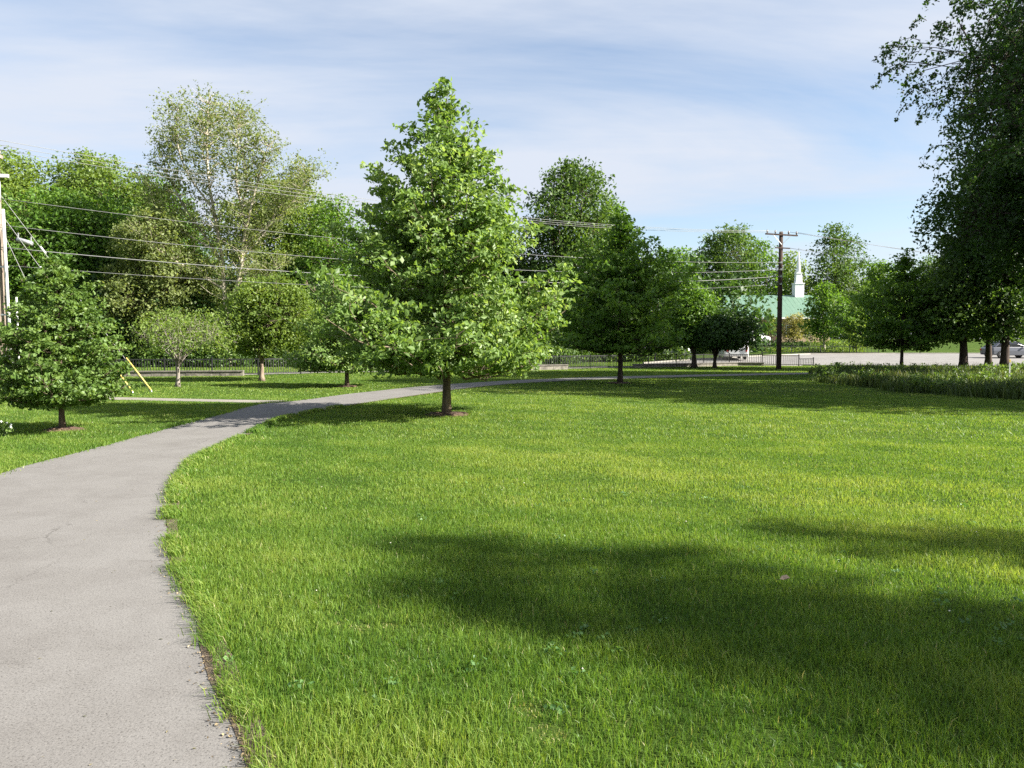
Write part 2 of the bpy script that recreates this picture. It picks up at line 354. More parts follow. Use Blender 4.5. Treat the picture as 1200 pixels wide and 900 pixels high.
# ------------------------------------------------------------------ foliage
def leaves(name, C, rc, flat, n, size, material, parent, out_c=None, upb=.42, ctint=None, wid=.62, seed=0, droop=0.):
    """One crown mesh: n leaves gathered round each clump centre in C."""
    r = np.random.default_rng(seed + len(C)); C = np.asarray(C, float); K = len(C)
    if np.isscalar(n): n = np.full(K, n)
    idx = np.repeat(np.arange(K), n); M = len(idx)
    rc = np.broadcast_to(rc, K)[idx]
    g = r.normal(0, 1, (M, 3)); g /= np.maximum(1, np.linalg.norm(g, axis=1) / 1.9)[:, None]
    off_ = g * np.c_[rc, rc, rc * flat] * .62
    off_[:, 2] -= droop * (off_[:, 0] ** 2 + off_[:, 1] ** 2) / np.maximum(rc, .01)
    P = C[idx] + off_
    cen = C.mean(0) if out_c is None else np.asarray(out_c)
    o = P - cen; o /= np.linalg.norm(o, axis=1)[:, None] + 1e-6
    nm = r.normal(0, 1, (M, 3)) * .72 + o * .35 + np.array([0, 0, upb]); nm /= np.linalg.norm(nm, axis=1)[:, None]
    a = np.cross(nm, r.normal(0, 1, (M, 3))); a[:, 2] -= .25; a -= nm * (a * nm).sum(1)[:, None]; a /= np.linalg.norm(a, axis=1)[:, None] + 1e-6
    b = np.cross(nm, a); sz = size * r.uniform(.45, 1.35, M)
    L = sz[:, None]; W = (sz * wid * .5)[:, None]
    fold = nm * (W * r.uniform(-.2, .7, M)[:, None])
    V = np.stack([P - a * L * .5, P + b * W + fold - a * L * .05, P + a * L * .5 - nm * L * .12, P - b * W + fold - a * L * .05], 1).reshape(-1, 3)
    i = np.arange(M) * 4; T = np.stack([np.c_[i, i + 1, i + 2], np.c_[i, i + 2, i + 3]], 1).reshape(-1, 3)
    ct = r.normal(.5, .16, K) if ctint is None else ctint
    t = np.clip(ct[idx] + r.normal(0, .16, M), 0, 1)
    return tri_mesh(name, V, T, material, np.repeat(t, 2), parent)

class Spec: pass
def tree(name, label, bx, by, prof, Hm, leaf, bark, cat='tree', group=None, style='lobes', base_z=None, r0=.15, size=.25, nl=None, seed=1, lean=(0, 0),
         nprim=60, rc=.4, flat=.6, per=26, elev=(5, 60), lobes=14, lobe_r=.5, dens=1.0, fork=None, sparse=0., wig=.12, explicit=None, squash=1.0, trunk_top=.93, spray=0., twig=1., asym=(0, 0), show=1.0, upb=.42):
    """prof: list of (t, radius in m) with t the height fraction; the crown fills it."""
    r = np.random.default_rng(seed); z0 = h(by) if base_z is None else base_z
    root = empty(name, (bx, by, z0), label, cat, group)
    pt = [p[0] for p in prof]; pr = [p[1] for p in prof]; tb = pt[0]
    Rf = lambda t: max(.06, float(np.interp(t, pt, pr)) - (.42 if style == 'spire' else .5) * rc)
    azn = r.uniform(0, 6.28, 4); azk = [1, 2, 3, 5]
    Ra = lambda t, az: Rf(t) * (1 + wig * sum(math.sin(k * az + p + 7 * t * (i + 1) * .6) for i, (k, p) in enumerate(zip(azk, azn))) * .6) * (1 + asym[0] * math.cos(az - asym[1]))
    mb = MB(); C = []; CR = []; top = Hm * trunk_top
    nseg = 9
    bend = r.normal(0, .012 * Hm, (nseg + 1, 2)).cumsum(0) * .45; bend -= bend[0]; bend *= .3 if style == 'spire' else 1.0
    def tp(z):
        f = min(max(z / Hm, 0), 1); k = f * nseg; i = min(int(k), nseg - 1); q = bend[i] * (1 - k + i) + bend[i + 1] * (k - i)
        return np.array([q[0] + lean[0] * f * f, q[1] + lean[1] * f * f, z])
    def tr(z): return r0 * (max(0.04, 1 - z / Hm)) ** .9
    if style == 'spire':
        mb.tube([tp(z) for z in np.linspace(0, top, 12)], [tr(0) * 1.25] + [tr(z) for z in np.linspace(0, top, 12)[1:]], 8)
        ga = r.uniform(0, 6.28); tt = []
        for z in np.arange(.86, .985, .55 * rc / Hm): C.append(tp(z * Hm) + r.normal(0, .35 * rc, 3) * (1.05 - z) * 6); CR.append(rc * r.uniform(.6, .9))
        for k in range(9):
            az = k * 2.4; zs = r.uniform(.68, .88) * Hm; A = tp(zs); L = r.uniform(.07, .12) * Hm; B = A + np.array([math.cos(az) * L * .5, math.sin(az) * L * .5, L]); mb.tube([A, (A + B) / 2 + np.array([math.cos(az), math.sin(az), 0]) * .04, B], [.016, .011, .004], 4, False)
            for u in (.45, .7, .95): C.append(A + (B - A) * u); CR.append(rc * (1.05 - .5 * u))
        tg = np.linspace(tb, .985, 400); wgt = np.array([Rf(t) + .12 for t in tg]); cw = np.cumsum(wgt) / wgt.sum()
        for i in range(nprim):
            te = float(np.interp((i + r.uniform(0, 1)) / nprim, cw, tg)); az = ga + i * 2.39996 + r.normal(0, .25)
            rad = Ra(te, az) * r.uniform(.72, 1.08)
            f = (te - tb) / (1 - tb); e = R(elev[0] + (elev[1] - elev[0]) * f + r.normal(0, 7))
            ze = te * Hm; zs = max(ze - rad * math.tan(e), tb * Hm * .96 + r.uniform(0, .04) * Hm); zs = min(zs, top * .97)
            A = tp(zs); dirv = np.array([math.cos(az), math.sin(az), 0]); B = np.array([A[0] * .4, A[1] * .4, 0]) + dirv * rad + np.array([lean[0] * te * te, lean[1] * te * te, ze])
            sag = (.06 * rad if f > .35 else -.10 * rad)
            P = [A + (B - A) * u + np.array([0, 0, sag * 4 * u * (1 - u)]) + (r.normal(0, .03, 3) * rad if 0 < u < 1 else 0) for u in (0, .25, .5, .75, 1)]
            br = max(.008, tr(zs) * .42); mb.tube(P, [br, br * .8, br * .6, br * .4, br * .18], 5, False)
            L = np.linalg.norm(B - A); side = np.array([-dirv[1], dirv[0], 0]); nc = max(2, int(round(L / (rc * .75) * dens)))
            for k in range(nc):
                u = 1 - (k + r.uniform(0, .9)) / nc * .82
                pos = A + (B - A) * u + np.array([0, 0, sag * 4 * u * (1 - u)])
                q = r.normal(0, 1) * (1.15 - u) * L * .34 + r.choice([-1, 1]) * rc * .4
                c = pos + side * q + np.array([0, 0, r.normal(0, .10) * rc - abs(q) * .05 + .06 * rad])
                if sparse and r.uniform() < sparse: continue
                C.append(c); CR.append(rc * r.uniform(.7, 1.25))
                if r.uniform() < .6: mb.tube([pos, (pos + c) / 2 + np.array([0, 0, .03]), c], [br * .25 + .003, br * .18 + .002, .003], 3, False)
    else:
        fk = (tb * .9 if fork is None else fork) * Hm
        lob = []
        if explicit is not None: lob = [np.array(q, float) for q in explicit]
        else:
            tg = np.linspace(tb, .97, 200); wgt = np.array([Rf(t) ** 1.3 for t in tg]); cw = np.cumsum(wgt) / wgt.sum(); ga = r.uniform(0, 6.28)
            for i in range(lobes):
                te = float(np.interp((i + r.uniform(.2, .8)) / lobes, cw, tg)); az = ga + i * 2.39996 + r.normal(0, .3); RR = Ra(te, az)
                lr = min(lobe_r * RR * r.uniform(.8, 1.2) + .12 * max(pr), (1.0 - te) * Hm * 1.0 + .14 * max(pr), )
                lr = max(lr, .22 * max(pr)); rad = max(0, RR - lr) * r.uniform(.82, 1.08)
                zc = min(te * Hm, Hm - lr * .9); zc = max(zc, tb * Hm + lr * .85)
                lob.append(np.array([math.cos(az) * rad + lean[0] * te * te, math.sin(az) * rad + lean[1] * te * te, zc, lr]))
            tmax = max(q[2] + q[3] for q in lob)
            lob.append(np.array([lean[0], lean[1], Hm - .30 * max(pr) , .30 * max(pr)]))
        zs_ = np.linspace(0, fk, 5)
        mb.tube([tp(z) for z in zs_], [r0 * 1.4] + [r0 * (1 - .35 * k / 4) for k in range(1, 5)], 9)
        for q in lob:
            A = tp(fk * r.uniform(.8, 1.0)); B = q[:3]; v = B - A; rr = r0 * .30 * r.uniform(.7, 1.2) * (.6 + .5 * q[3] / (lobe_r * max(pr) + .01)); rr = min(rr, r0 * .55)
            P = [A, A + v * np.array([.22, .22, .36]) + r.normal(0, .03, 3) * Hm * .3, A + v * np.array([.55, .55, .68]) + r.normal(0, .03, 3) * Hm * .3, B, B + np.array([v[0] * .12, v[1] * .12, q[3] * .55])]
            mb.tube(P, [rr, rr * .85, rr * .62, rr * .35, rr * .1], 6, False)
            nc = max(6, int(7.5 * dens * (q[3] / rc) ** 2 * 1.15))
            g = r.normal(0, 1, (nc, 3)); g /= np.linalg.norm(g, axis=1)[:, None]; g = g[g[:, 2] > -.75]
            rad = q[3] * r.uniform(.55, 1.0, len(g)) ** .7
            cc = B + g * rad[:, None] * np.array([1, 1, squash])
            if sparse: cc = cc[r.uniform(0, 1, len(cc)) > sparse]
            for c in cc:
                tw = min(rr * .2, .022) * twig
                if spray:
                    o = c - B; o[2] *= .25; o /= np.linalg.norm(o) + 1e-6; p = c - o * .2; Ls = r.uniform(.5, 1.5) * spray; P = [p]
                    for k in range(4):
                        p = p + (o * (.55 - .11 * k) + np.array([0, 0, .10 - .22 * k])) * Ls * .42 + r.normal(0, .05, 3); P.append(p); C.append(p); CR.append(rc * r.uniform(.18, .38))
                    mb.tube(P, [tw * .8, tw * .7, tw * .55, tw * .4, .004], 3, False)
                    if r.uniform() < .25: mb.tube([B + r.normal(0, .2, 3) * q[3], B + (c - B) * .5 + r.normal(0, .16, 3) * q[3], P[0]], [tw, tw * .8, tw * .6], 3, False)
                    continue
                C.append(c); CR.append(rc * r.uniform(.65, 1.3))
                if r.uniform() < .3 * twig ** 2: mb.tube([B + r.normal(0, .15, 3) * q[3], B + (c - B) * .55 + r.normal(0, .12, 3) * q[3], c], [tw, tw * .7, .005], 3, False)
    mb.build('trunk', BARK[bark], root, True)
    C = np.array(C); CR = np.array(CR)
    cn = VN(seed + 50, max(pr) * .55, 3); ct = np.clip(.5 + .16 * cn(C) + r.normal(0, .13, len(C)), 0, 1)
    leaves('crown', C, CR, flat, per, size, LEAF[leaf], root, np.array([C[:, 0].mean(), C[:, 1].mean(), C[:, 2].mean() - .1 * Hm]), ctint=ct, seed=seed, upb=upb)
    return root
NLEAF = [0]

def ptree(name, label, bpx, Y, toppx, rows, leaf, bark, base_y=None, **kw):
    """A tree given in photo pixels: rows = [(y, half width px)]; bpx the trunk's x."""
    bx = xpx(bpx, Y); z0 = h(Y); H = zpx(toppx, Y) - z0; s = Y / F
    prof = sorted([((zpx(y, Y) - z0) / H, wpx * s) for y, wpx in rows])
    return tree(name, label, bx, Y, prof, H, leaf, bark, **kw)

def mulch(px, Y, rad, nm='mulch_ring'):
    x = xpx(px, Y); n = 40; r_ = np.random.default_rng(int(px)); mbm = MB(); rings = [(1.0, .004), (.8, .03), (.45, .05)]; vs = []
    for q, z in rings:
        for k in range(n):
            a = 2 * PI * k / n; rr = rad * q * (1 + .10 * math.sin(3 * a + px) + r_.normal(0, .05)); vs.append((x + rr * math.cos(a), Y + rr * math.sin(a), h(Y) + z + r_.normal(0, .006)))
    fs = [(j * n + i, j * n + (i + 1) % n, (j + 1) * n + (i + 1) % n, (j + 1) * n + i) for j in range(2) for i in range(n)] + [tuple(range(2 * n, 3 * n))]
    tag(mbm.add(vs, fs).build(nm, M_MULCH), kind='stuff'); return (x, Y, rad)
MULCH = []

GP = 'young trees planted on the park lawn'
# main tree
Y = G(523, 485.5)[1]
ptree('plane_tree', 'large bright green pyramidal tree standing alone at the curve of the path', 523, Y, 90, [(434, 116), (420, 144), (390, 154), (355, 146), (315, 130), (280, 112), (245, 104), (205, 90), (170, 66), (140, 40), (115, 19), (92, 4)], 'plane', 'plane',
      style='spire', r0=.098, size=.132, nprim=128, rc=.28, flat=.38, per=36, elev=(0, 62), seed=11, wig=.17, asym=(.08, PI), group=GP)
MULCH.append(mulch(526, Y - .05, .52))
Y = G(70, 504)[1]
ptree('young_tree', 'dense dark green pyramidal young tree in front of the weathered pole', 70, Y, 300, [(472, 50), (460, 84), (440, 86), (415, 80), (388, 70), (360, 56), (335, 40), (315, 22), (302, 6)], 'cool', 'brown',
      style='spire', r0=.058, size=.085, nprim=100, rc=.16, flat=.36, per=30, elev=(0, 48), seed=12, group=GP)
MULCH.append(mulch(70, Y, .36))
Y = G(207, 453.5)[1]
ptree('young_tree', 'small spreading tree with bare grey branches beside the guy wires', 207, Y, 362, [(418, 40), (408, 58), (394, 62), (380, 52), (366, 26)], 'yellow', 'grey',
      style='lobes', r0=.085, size=.10, lobes=22, lobe_r=.26, rc=.24, per=7, dens=.5, fork=.30, seed=13, sparse=.2, group=GP, wig=.38, twig=1.0)
Y = G(305, 446.5)[1]
ptree('young_tree', 'rounded yellow green tree with a forked brown trunk by the iron fence', 306, Y, 322, [(420, 34), (408, 52), (390, 62), (368, 62), (350, 52), (332, 30), (324, 8)], 'yellow', 'tan',
      style='lobes', r0=.12, size=.13, lobes=20, lobe_r=.34, rc=.30, per=22, dens=.85, fork=.19, seed=14, group=GP, wig=.30)
Y = G(406, 453)[1]
ptree('young_tree', 'low bright green tree with dark trunk just left of the path behind', 406, Y, 335, [(431, 50), (420, 66), (405, 66), (388, 58), (365, 40), (345, 16)], 'plane', 'brown',
      style='spire', r0=.085, size=.13, nprim=90, rc=.27, flat=.5, per=26, elev=(0, 50), seed=15, group=GP)
MULCH.append(mulch(406, Y, .42))
Y = G(727, 449)[1]
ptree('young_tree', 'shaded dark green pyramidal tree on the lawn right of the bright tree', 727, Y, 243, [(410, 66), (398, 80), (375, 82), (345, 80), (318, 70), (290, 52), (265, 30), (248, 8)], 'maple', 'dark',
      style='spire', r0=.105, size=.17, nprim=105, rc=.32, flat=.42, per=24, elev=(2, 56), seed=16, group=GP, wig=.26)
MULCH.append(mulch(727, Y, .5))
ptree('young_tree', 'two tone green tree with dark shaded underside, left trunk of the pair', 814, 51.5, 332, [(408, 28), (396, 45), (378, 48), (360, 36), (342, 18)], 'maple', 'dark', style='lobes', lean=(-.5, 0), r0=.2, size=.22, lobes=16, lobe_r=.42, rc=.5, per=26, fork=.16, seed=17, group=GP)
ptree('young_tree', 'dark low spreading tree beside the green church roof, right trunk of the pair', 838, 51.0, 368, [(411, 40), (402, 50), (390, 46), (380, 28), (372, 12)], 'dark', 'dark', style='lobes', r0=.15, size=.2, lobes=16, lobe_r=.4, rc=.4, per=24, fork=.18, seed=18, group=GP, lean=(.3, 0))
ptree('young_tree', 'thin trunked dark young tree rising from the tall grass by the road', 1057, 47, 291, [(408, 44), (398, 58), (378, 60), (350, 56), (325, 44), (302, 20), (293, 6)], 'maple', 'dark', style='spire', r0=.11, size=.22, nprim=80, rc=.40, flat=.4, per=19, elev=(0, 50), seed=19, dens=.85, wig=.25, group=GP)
# tall trees at the right
GR = 'tall shade trees along the right of the park'
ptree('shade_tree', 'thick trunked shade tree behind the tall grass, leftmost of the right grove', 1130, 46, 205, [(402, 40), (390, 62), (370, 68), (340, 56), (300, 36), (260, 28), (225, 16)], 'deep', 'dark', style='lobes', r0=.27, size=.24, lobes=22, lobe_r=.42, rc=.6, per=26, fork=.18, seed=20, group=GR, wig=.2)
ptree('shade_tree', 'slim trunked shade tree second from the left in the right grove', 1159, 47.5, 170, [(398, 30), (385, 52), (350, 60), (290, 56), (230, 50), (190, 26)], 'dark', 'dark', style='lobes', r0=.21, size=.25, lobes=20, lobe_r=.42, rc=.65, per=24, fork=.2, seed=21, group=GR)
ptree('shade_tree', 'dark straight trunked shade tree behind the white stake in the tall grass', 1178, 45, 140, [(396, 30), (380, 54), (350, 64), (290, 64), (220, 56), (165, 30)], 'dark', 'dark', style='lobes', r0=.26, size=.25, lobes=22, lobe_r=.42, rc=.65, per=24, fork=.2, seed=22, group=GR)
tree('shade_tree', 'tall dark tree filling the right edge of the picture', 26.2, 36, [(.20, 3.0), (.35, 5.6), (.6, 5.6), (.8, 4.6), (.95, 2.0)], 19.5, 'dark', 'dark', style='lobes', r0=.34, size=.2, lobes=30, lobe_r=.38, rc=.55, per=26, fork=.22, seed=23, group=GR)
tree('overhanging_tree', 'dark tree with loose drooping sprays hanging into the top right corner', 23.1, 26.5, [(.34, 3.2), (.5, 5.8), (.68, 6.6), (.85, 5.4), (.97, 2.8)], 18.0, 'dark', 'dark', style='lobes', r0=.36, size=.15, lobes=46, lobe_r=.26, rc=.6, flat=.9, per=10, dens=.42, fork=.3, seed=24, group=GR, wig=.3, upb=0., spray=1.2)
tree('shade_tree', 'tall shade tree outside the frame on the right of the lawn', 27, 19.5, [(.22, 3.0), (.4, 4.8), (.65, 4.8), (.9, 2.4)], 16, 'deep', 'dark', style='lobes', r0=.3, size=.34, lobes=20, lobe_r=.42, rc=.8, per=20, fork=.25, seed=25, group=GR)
tree('shade_tree', 'slender shade tree standing outside the frame, nearest on the right', 21, .5, [(.4, 1.8), (.7, 1.5), (.97, .4)], 14.6, 'deep', 'dark', style='lobes', r0=.16, size=.17, rc=.36, per=22, fork=.4, seed=26, group=GR,
     explicit=[(0, 1.05, 14.1, .35), (.1, .25, 13.5, .9), (-.2, -.5, 12.6, 1.1), (.2, -.6, 11.5, 1.2), (0, -.6, 10.2, 1.35), (0, 2.15, 12.15, .34), (0, 1.9, 11.5, .52), (.1, 1.75, 10.8, .62), (0, 1.5, 10.0, .6)], dens=1.0)

# woods at the left
GW = 'woodland trees behind the iron fence'
def wood(name, label, px, Y, top, rows, leaf, **kw):
    rows = [(a, b * 1.16) for a, b in rows]
    d = dict(style='lobes', r0=.24, size=.30, lobes=26, lobe_r=.36, rc=.8, per=24, dens=.9, wig=.2, seed=int(px) + int(Y), group=GW, bark='brown'); d.update(kw); b = d.pop('bark')
    return ptree(name, label, px, Y, top, rows, leaf, b, **d)
wood('woodland_tree', 'olive topped woodland tree directly above the weathered pole', 12, 66, 176, [(400, 50), (330, 80), (260, 74), (215, 54), (190, 26)], 'yellow', r0=.3)
wood('woodland_tree', 'broad olive crowned tree at the back, right of the pole top', 108, 70, 182, [(400, 50), (330, 84), (270, 84), (225, 66), (195, 32)], 'yellow')
wood('woodland_tree', 'large bright green maple just above the dense dark young tree', 88, 57, 222, [(410, 60), (370, 88), (320, 98), (280, 82), (245, 48), (228, 16)], 'maple', size=.28)
wood('woodland_tree', 'vivid green tree peeking between the olive crown and the tall sparse tree', 190, 72, 208, [(400, 40), (320, 56), (260, 54), (225, 30)], 'maple')
wood('woodland_tree', 'pale olive tree under the lower wires, left of the white trunks', 182, 54, 246, [(400, 40), (350, 56), (310, 54), (275, 40), (255, 16)], 'sage', size=.22, rc=.6, dens=.85)
wood('woodland_tree', 'yellow green crown right behind the tall sparse tree', 338, 66, 205, [(400, 46), (330, 62), (270, 60), (230, 40), (212, 16)], 'yellow')
wood('woodland_tree', 'mid green tree rising behind the low bright tree left of the main crown', 398, 58, 226, [(420, 40), (380, 52), (320, 56), (270, 48), (240, 24)], 'maple', size=.24)
wood('woodland_tree', 'dark green tree in the woodland shade behind the spreading small tree', 228, 58, 318, [(425, 60), (395, 72), (360, 60), (330, 26)], 'dark')
wood('woodland_tree', 'dark woodland tree behind the rounded yellow green tree', 330, 60, 300, [(420, 56), (380, 66), (340, 54), (310, 22)], 'deep')
wood('woodland_tree', 'green tree hidden deep behind the main crown', 480, 64, 232, [(420, 60), (360, 76), (300, 66), (250, 32)], 'maple')
wood('woodland_tree', 'green tree seen through the lower right of the main crown', 570, 66, 252, [(420, 60), (360, 70), (310, 60), (270, 26)], 'deep')
wood('woodland_tree', 'dark shaded tree behind the guy wires', 140, 56, 300, [(420, 50), (390, 62), (350, 56), (315, 26)], 'dark')
wood('woodland_tree', 'tall dark tree at the far left behind the pole', -40, 58, 240, [(420, 50), (370, 72), (310, 66), (260, 34)], 'deep')
wood('woodland_tree', 'big rounded deep green tree rising behind the shaded tree', 668, 64, 189, [(410, 46), (370, 58), (320, 64), (270, 64), (230, 54), (204, 32)], 'deep', r0=.32, lean=(0, 0))
wood('woodland_tree', 'lower green shoulder tree right of the big rounded one', 712, 68, 228, [(400, 34), (330, 40), (280, 34), (240, 16)], 'maple')

# the tall sparse tree with white limbs
def sparse_tree():
    Y = 54.; px = 272; z0 = h(Y); s = Y / F; bx = xpx(px, Y); r = np.random.default_rng(5)
    lower = lambda y: y + max(0, 250 - y) * .085
    root = empty('white_limbed_tree', (bx, Y, z0), 'tallest tree with pale white limbs and thin airy foliage at the left', 'tree', GW)
    mb = MB(); C = []; CR = []
    q = lambda x, y, dy=0: np.array([(x - px) * s, dy, zpx(lower(y), Y) - z0])
    limbs = [([(268, 440), (268, 380), (264, 340), (262, 300), (255, 255), (248, 200), (248, 150), (250, 110)], .30, 0), ([(268, 380), (276, 345), (284, 300), (284, 255), (274, 205), (276, 160), (270, 122)], .24, .8),
             ([(272, 360), (284, 320), (290, 285), (302, 240), (314, 200), (324, 170)], .2, -.6), ([(262, 310), (244, 280), (222, 250), (204, 215), (192, 185), (200, 152)], .15, .5),
             ([(286, 300), (306, 275), (322, 240), (336, 205), (350, 185)], .13, 1.2), ([(250, 240), (228, 200), (222, 160), (228, 130)], .1, -1), ([(284, 250), (298, 210), (298, 175), (300, 140)], .1, -1.4),
             ([(248, 290), (215, 270), (188, 245), (176, 215)], .1, .2), ([(290, 285), (320, 262), (345, 235), (360, 210)], .1, 0), ([(250, 200), (236, 165), (240, 125)], .08, 1), ([(266, 340), (235, 320), (205, 300), (185, 280)], .12, -1), ([(276, 345), (310, 330), (335, 315)], .1, -1)]
    for pts, rr, dy in limbs:
        n = len(pts); P = [q(x, y, dy * i / (n - 1) * 2) for i, (x, y) in enumerate(pts)]; P = [np.asarray(v) for v in spline(P, 3)]
        mb.tube(P, [rr * .62 * (1 - .88 * i / (len(P) - 1)) + .012 for i in range(len(P))], 7, False)
        for i, p in enumerate(P):
            f = i / (len(P) - 1)
            if f < .2: continue
            for k in range(int(6 + 6 * f)):
                az = r.uniform(0, 6.28); L = r.uniform(.5, 1.9); e = p + np.array([math.cos(az) * L, math.sin(az) * L, r.uniform(.0, 1.1)])
                mid = (p + e) / 2 + r.normal(0, .1, 3); mb.tube([p, mid, e], [rr * .09 + .006, rr * .06 + .005, .004], 3, False)
                for u in (.5, .75, 1.0): C.append(p + (e - p) * u + r.normal(0, .2, 3)); CR.append(r.uniform(.25, .5))
    mb.build('trunk', BARK['pale'], root, True)
    leaves('crown', np.array(C), np.array(CR), .7, 10, .17, LEAF['sage'], root, seed=5)
sparse_tree()

# trees beyond the road
GB = 'trees beyond the road and the church'
def far(label, px, Y, top, rows, leaf, **kw):
    d = dict(size=.46, rc=1.25, per=22, lobes=18, r0=.3, group=GB, name='distant_tree'); d.update(kw); nm = d.pop('name'); return wood(nm, label, px, Y, top, rows, leaf, **d)
far('rounded tree left of the tallest crown behind the church', 792, 118, 290, [(390, 34), (350, 44), (315, 36), (296, 16)], 'maple')
far('tallest rounded crown behind the green church roof', 846, 122, 264, [(390, 36), (340, 46), (295, 40), (272, 20)], 'deep')
far('green crown behind the church just left of the dark utility pole', 888, 126, 280, [(390, 26), (345, 34), (305, 30), (286, 14)], 'maple')
far('small light green crown between the dark pole and the steeple', 922, 132, 296, [(390, 22), (350, 28), (318, 24), (302, 10)], 'yellow')
far('low tree at the back between shaded tree and church trees', 762, 112, 312, [(395, 28), (355, 36), (325, 22)], 'deep')
far('large dark tree right of the steeple', 978, 124, 263, [(398, 32), (360, 38), (320, 40), (290, 32), (270, 16)], 'deep', size=.42, rc=1.15)
far('bright green small tree in front of the dark tree beside the hedge', 966, 78, 330, [(400, 14), (385, 26), (360, 27), (342, 16)], 'maple', size=.27, rc=.6, lobes=14, r0=.14, bark='pale', fork=.2)
far('light green crown behind the thin trunked young tree', 1030, 128, 306, [(400, 34), (360, 40), (325, 26)], 'maple')
far('distant green crown seen between the young tree and the right grove', 1092, 130, 300, [(400, 34), (350, 42), (315, 26)], 'deep')
far('distant tree behind the trunks of the right grove', 1165, 128, 280, [(400, 50), (340, 60), (300, 36)], 'deep')
far('pale yellow blossoming small tree against the church wall, right of the pole', 929, 86, 368, [(400, 12), (388, 17), (376, 12)], 'straw', size=.2, rc=.45, lobes=9, r0=.06, name='small_tree', dens=.8)
far('thin small tree before the church wall with dark twigs', 949, 87, 372, [(398, 10), (386, 14), (377, 8)], 'olive', size=.18, rc=.42, lobes=8, r0=.06, name='small_tree', dens=.6)
far('tiny tree whose top shows left of the dark pole before the roof', 904, 88, 370, [(392, 6), (384, 7), (375, 4)], 'yellow', size=.18, rc=.4, lobes=7, r0=.05, name='small_tree', dens=.6)
far('bushy pale green sapling at the corner of the hedge by the road', 1004, 74, 372, [(411, 10), (398, 18), (384, 14), (376, 6)], 'yellow', size=.2, rc=.45, lobes=9, r0=.06, name='small_tree', dens=.7)

# undergrowth and the far wood: masses nobody could count
def mass(name, spots, leaf, size, rc, per, seed, dens=1.0):
    r = np.random.default_rng(seed); C = []; CR = []
    for (x, y, wx, wy, hh) in spots:
        n = int(dens * 5 * (wx * wy + wx * hh + wy * hh) / (rc * rc) * .5) + 8
        g = r.normal(0, 1, (n, 3)); g /= np.linalg.norm(g, axis=1)[:, None]; g[:, 2] = np.abs(g[:, 2]); rad = r.uniform(.6, 1.02, n)[:, None]
        C.append(np.array([x, y, h(y)]) + g * rad * np.array([wx, wy, hh])); CR.append(np.full(n, rc) * r.uniform(.7, 1.3, n))
    C = np.vstack(C); CR = np.hstack(CR)
    o = leaves(name, C, CR, .8, per, size, LEAF[leaf], None, out_c=np.array([C[:, 0].mean(), 70, -2]), seed=seed)
    return tag(o, kind='stuff')
r_ = np.random.default_rng(31); sp = []
for x in np.arange(-62, 14, 2.0):
    yy = 50.5 + r_.uniform(0, 3) + max(0, (x + 22) * .22); sp.append((x + r_.normal(0, .6), yy + 2, r_.uniform(1.4, 2.4), 1.6, r_.uniform(1.2, 2.8)))
mass('undergrowth', sp, 'deep', .22, .5, 20, 1)
sp = []
for x in np.arange(-75, 22, 3.2): sp.append((x + r_.normal(0, 1), 72 + r_.uniform(0, 5), r_.uniform(3, 4.5), 3, r_.uniform(6, 10.5)))
mass('woods', sp, 'dark', .5, 1.3, 18, 2, .8)
sp = []
for x in np.arange(-130, 210, 6.5): sp.append((x + r_.normal(0, 2), 150 + r_.uniform(0, 12), r_.uniform(5, 8), 4, r_.uniform(9, 13.5)))
mass('distant_woods', sp, 'deep', .9, 2.4, 16, 3, .8)

# hedges
def hedge(label, pts, wd, ht, leaf, seed, size=.14):
    r = np.random.default_rng(seed); P = resample(np.array(pts), .32); C = []
    for x, y in P:
        for k in range(5):
            a = r.uniform(0, PI); C.append((x + r.normal(0, .1), y + math.cos(a) * wd * .5, h(y) + .12 + abs(math.sin(a)) * (ht - .15) * r.uniform(.6, 1) + r.normal(0, .03)))
    C = np.array(C)
    root = empty('hedge', (P[0][0], P[0][1], h(P[0][1])), label, 'hedge', 'clipped hedges beyond the road')
    for x, y in P[::4]:
        stem = MB(); stem.tube([(x - P[0][0], y - P[0][1], h(y) - h(P[0][1]) - .05), (x - P[0][0] + r.normal(0, .05), y - P[0][1], h(y) - h(P[0][1]) + ht * .7)], .03, 4); stem.build('stem', BARK['dark'], root)
    C -= np.array([P[0][0], P[0][1], h(P[0][1])])
    leaves('foliage', C, .26, .9, 16, size, LEAF[leaf], root, out_c=np.array([C[:, 0].mean(), C[:, 1].mean() + 1, -1]), seed=seed)
hedge('low green hedge behind the fence, left of the shaded tree trunk', [(xpx(662, 63), 63), (xpx(704, 64), 64)], 1.2, .95, 'cool', 1, .16)
hedge('dark clipped hedge right of the dark utility pole', [(xpx(899, 80), 80), (xpx(947, 80.5), 80.5)], 1.2, .95, 'dark', 2, .17)
hedge('long sunlit hedge right of the small bright tree', [(xpx(948, 80.5), 80.5), (xpx(1018, 81), 81)], 1.4, .9, 'yellow', 3, .17)
hedge('dark shrubs at the foot of the shaded tree, beyond the fence', [(xpx(708, 62), 62), (xpx(742, 62.5), 62.5)], 1.6, 1.15, 'dark', 4, .18)
hedge('dark shrub row below the white car at the church', [(xpx(868, 82), 82), (xpx(898, 82), 82)], 1.2, .8, 'dark', 5, .17)
hedge('low bank of pale green ground shrubs above the road kerb', [(xpx(900, 75.5), 75.5), (xpx(1010, 76), 76)], 1.2, .26, 'yellow', 6, .15)

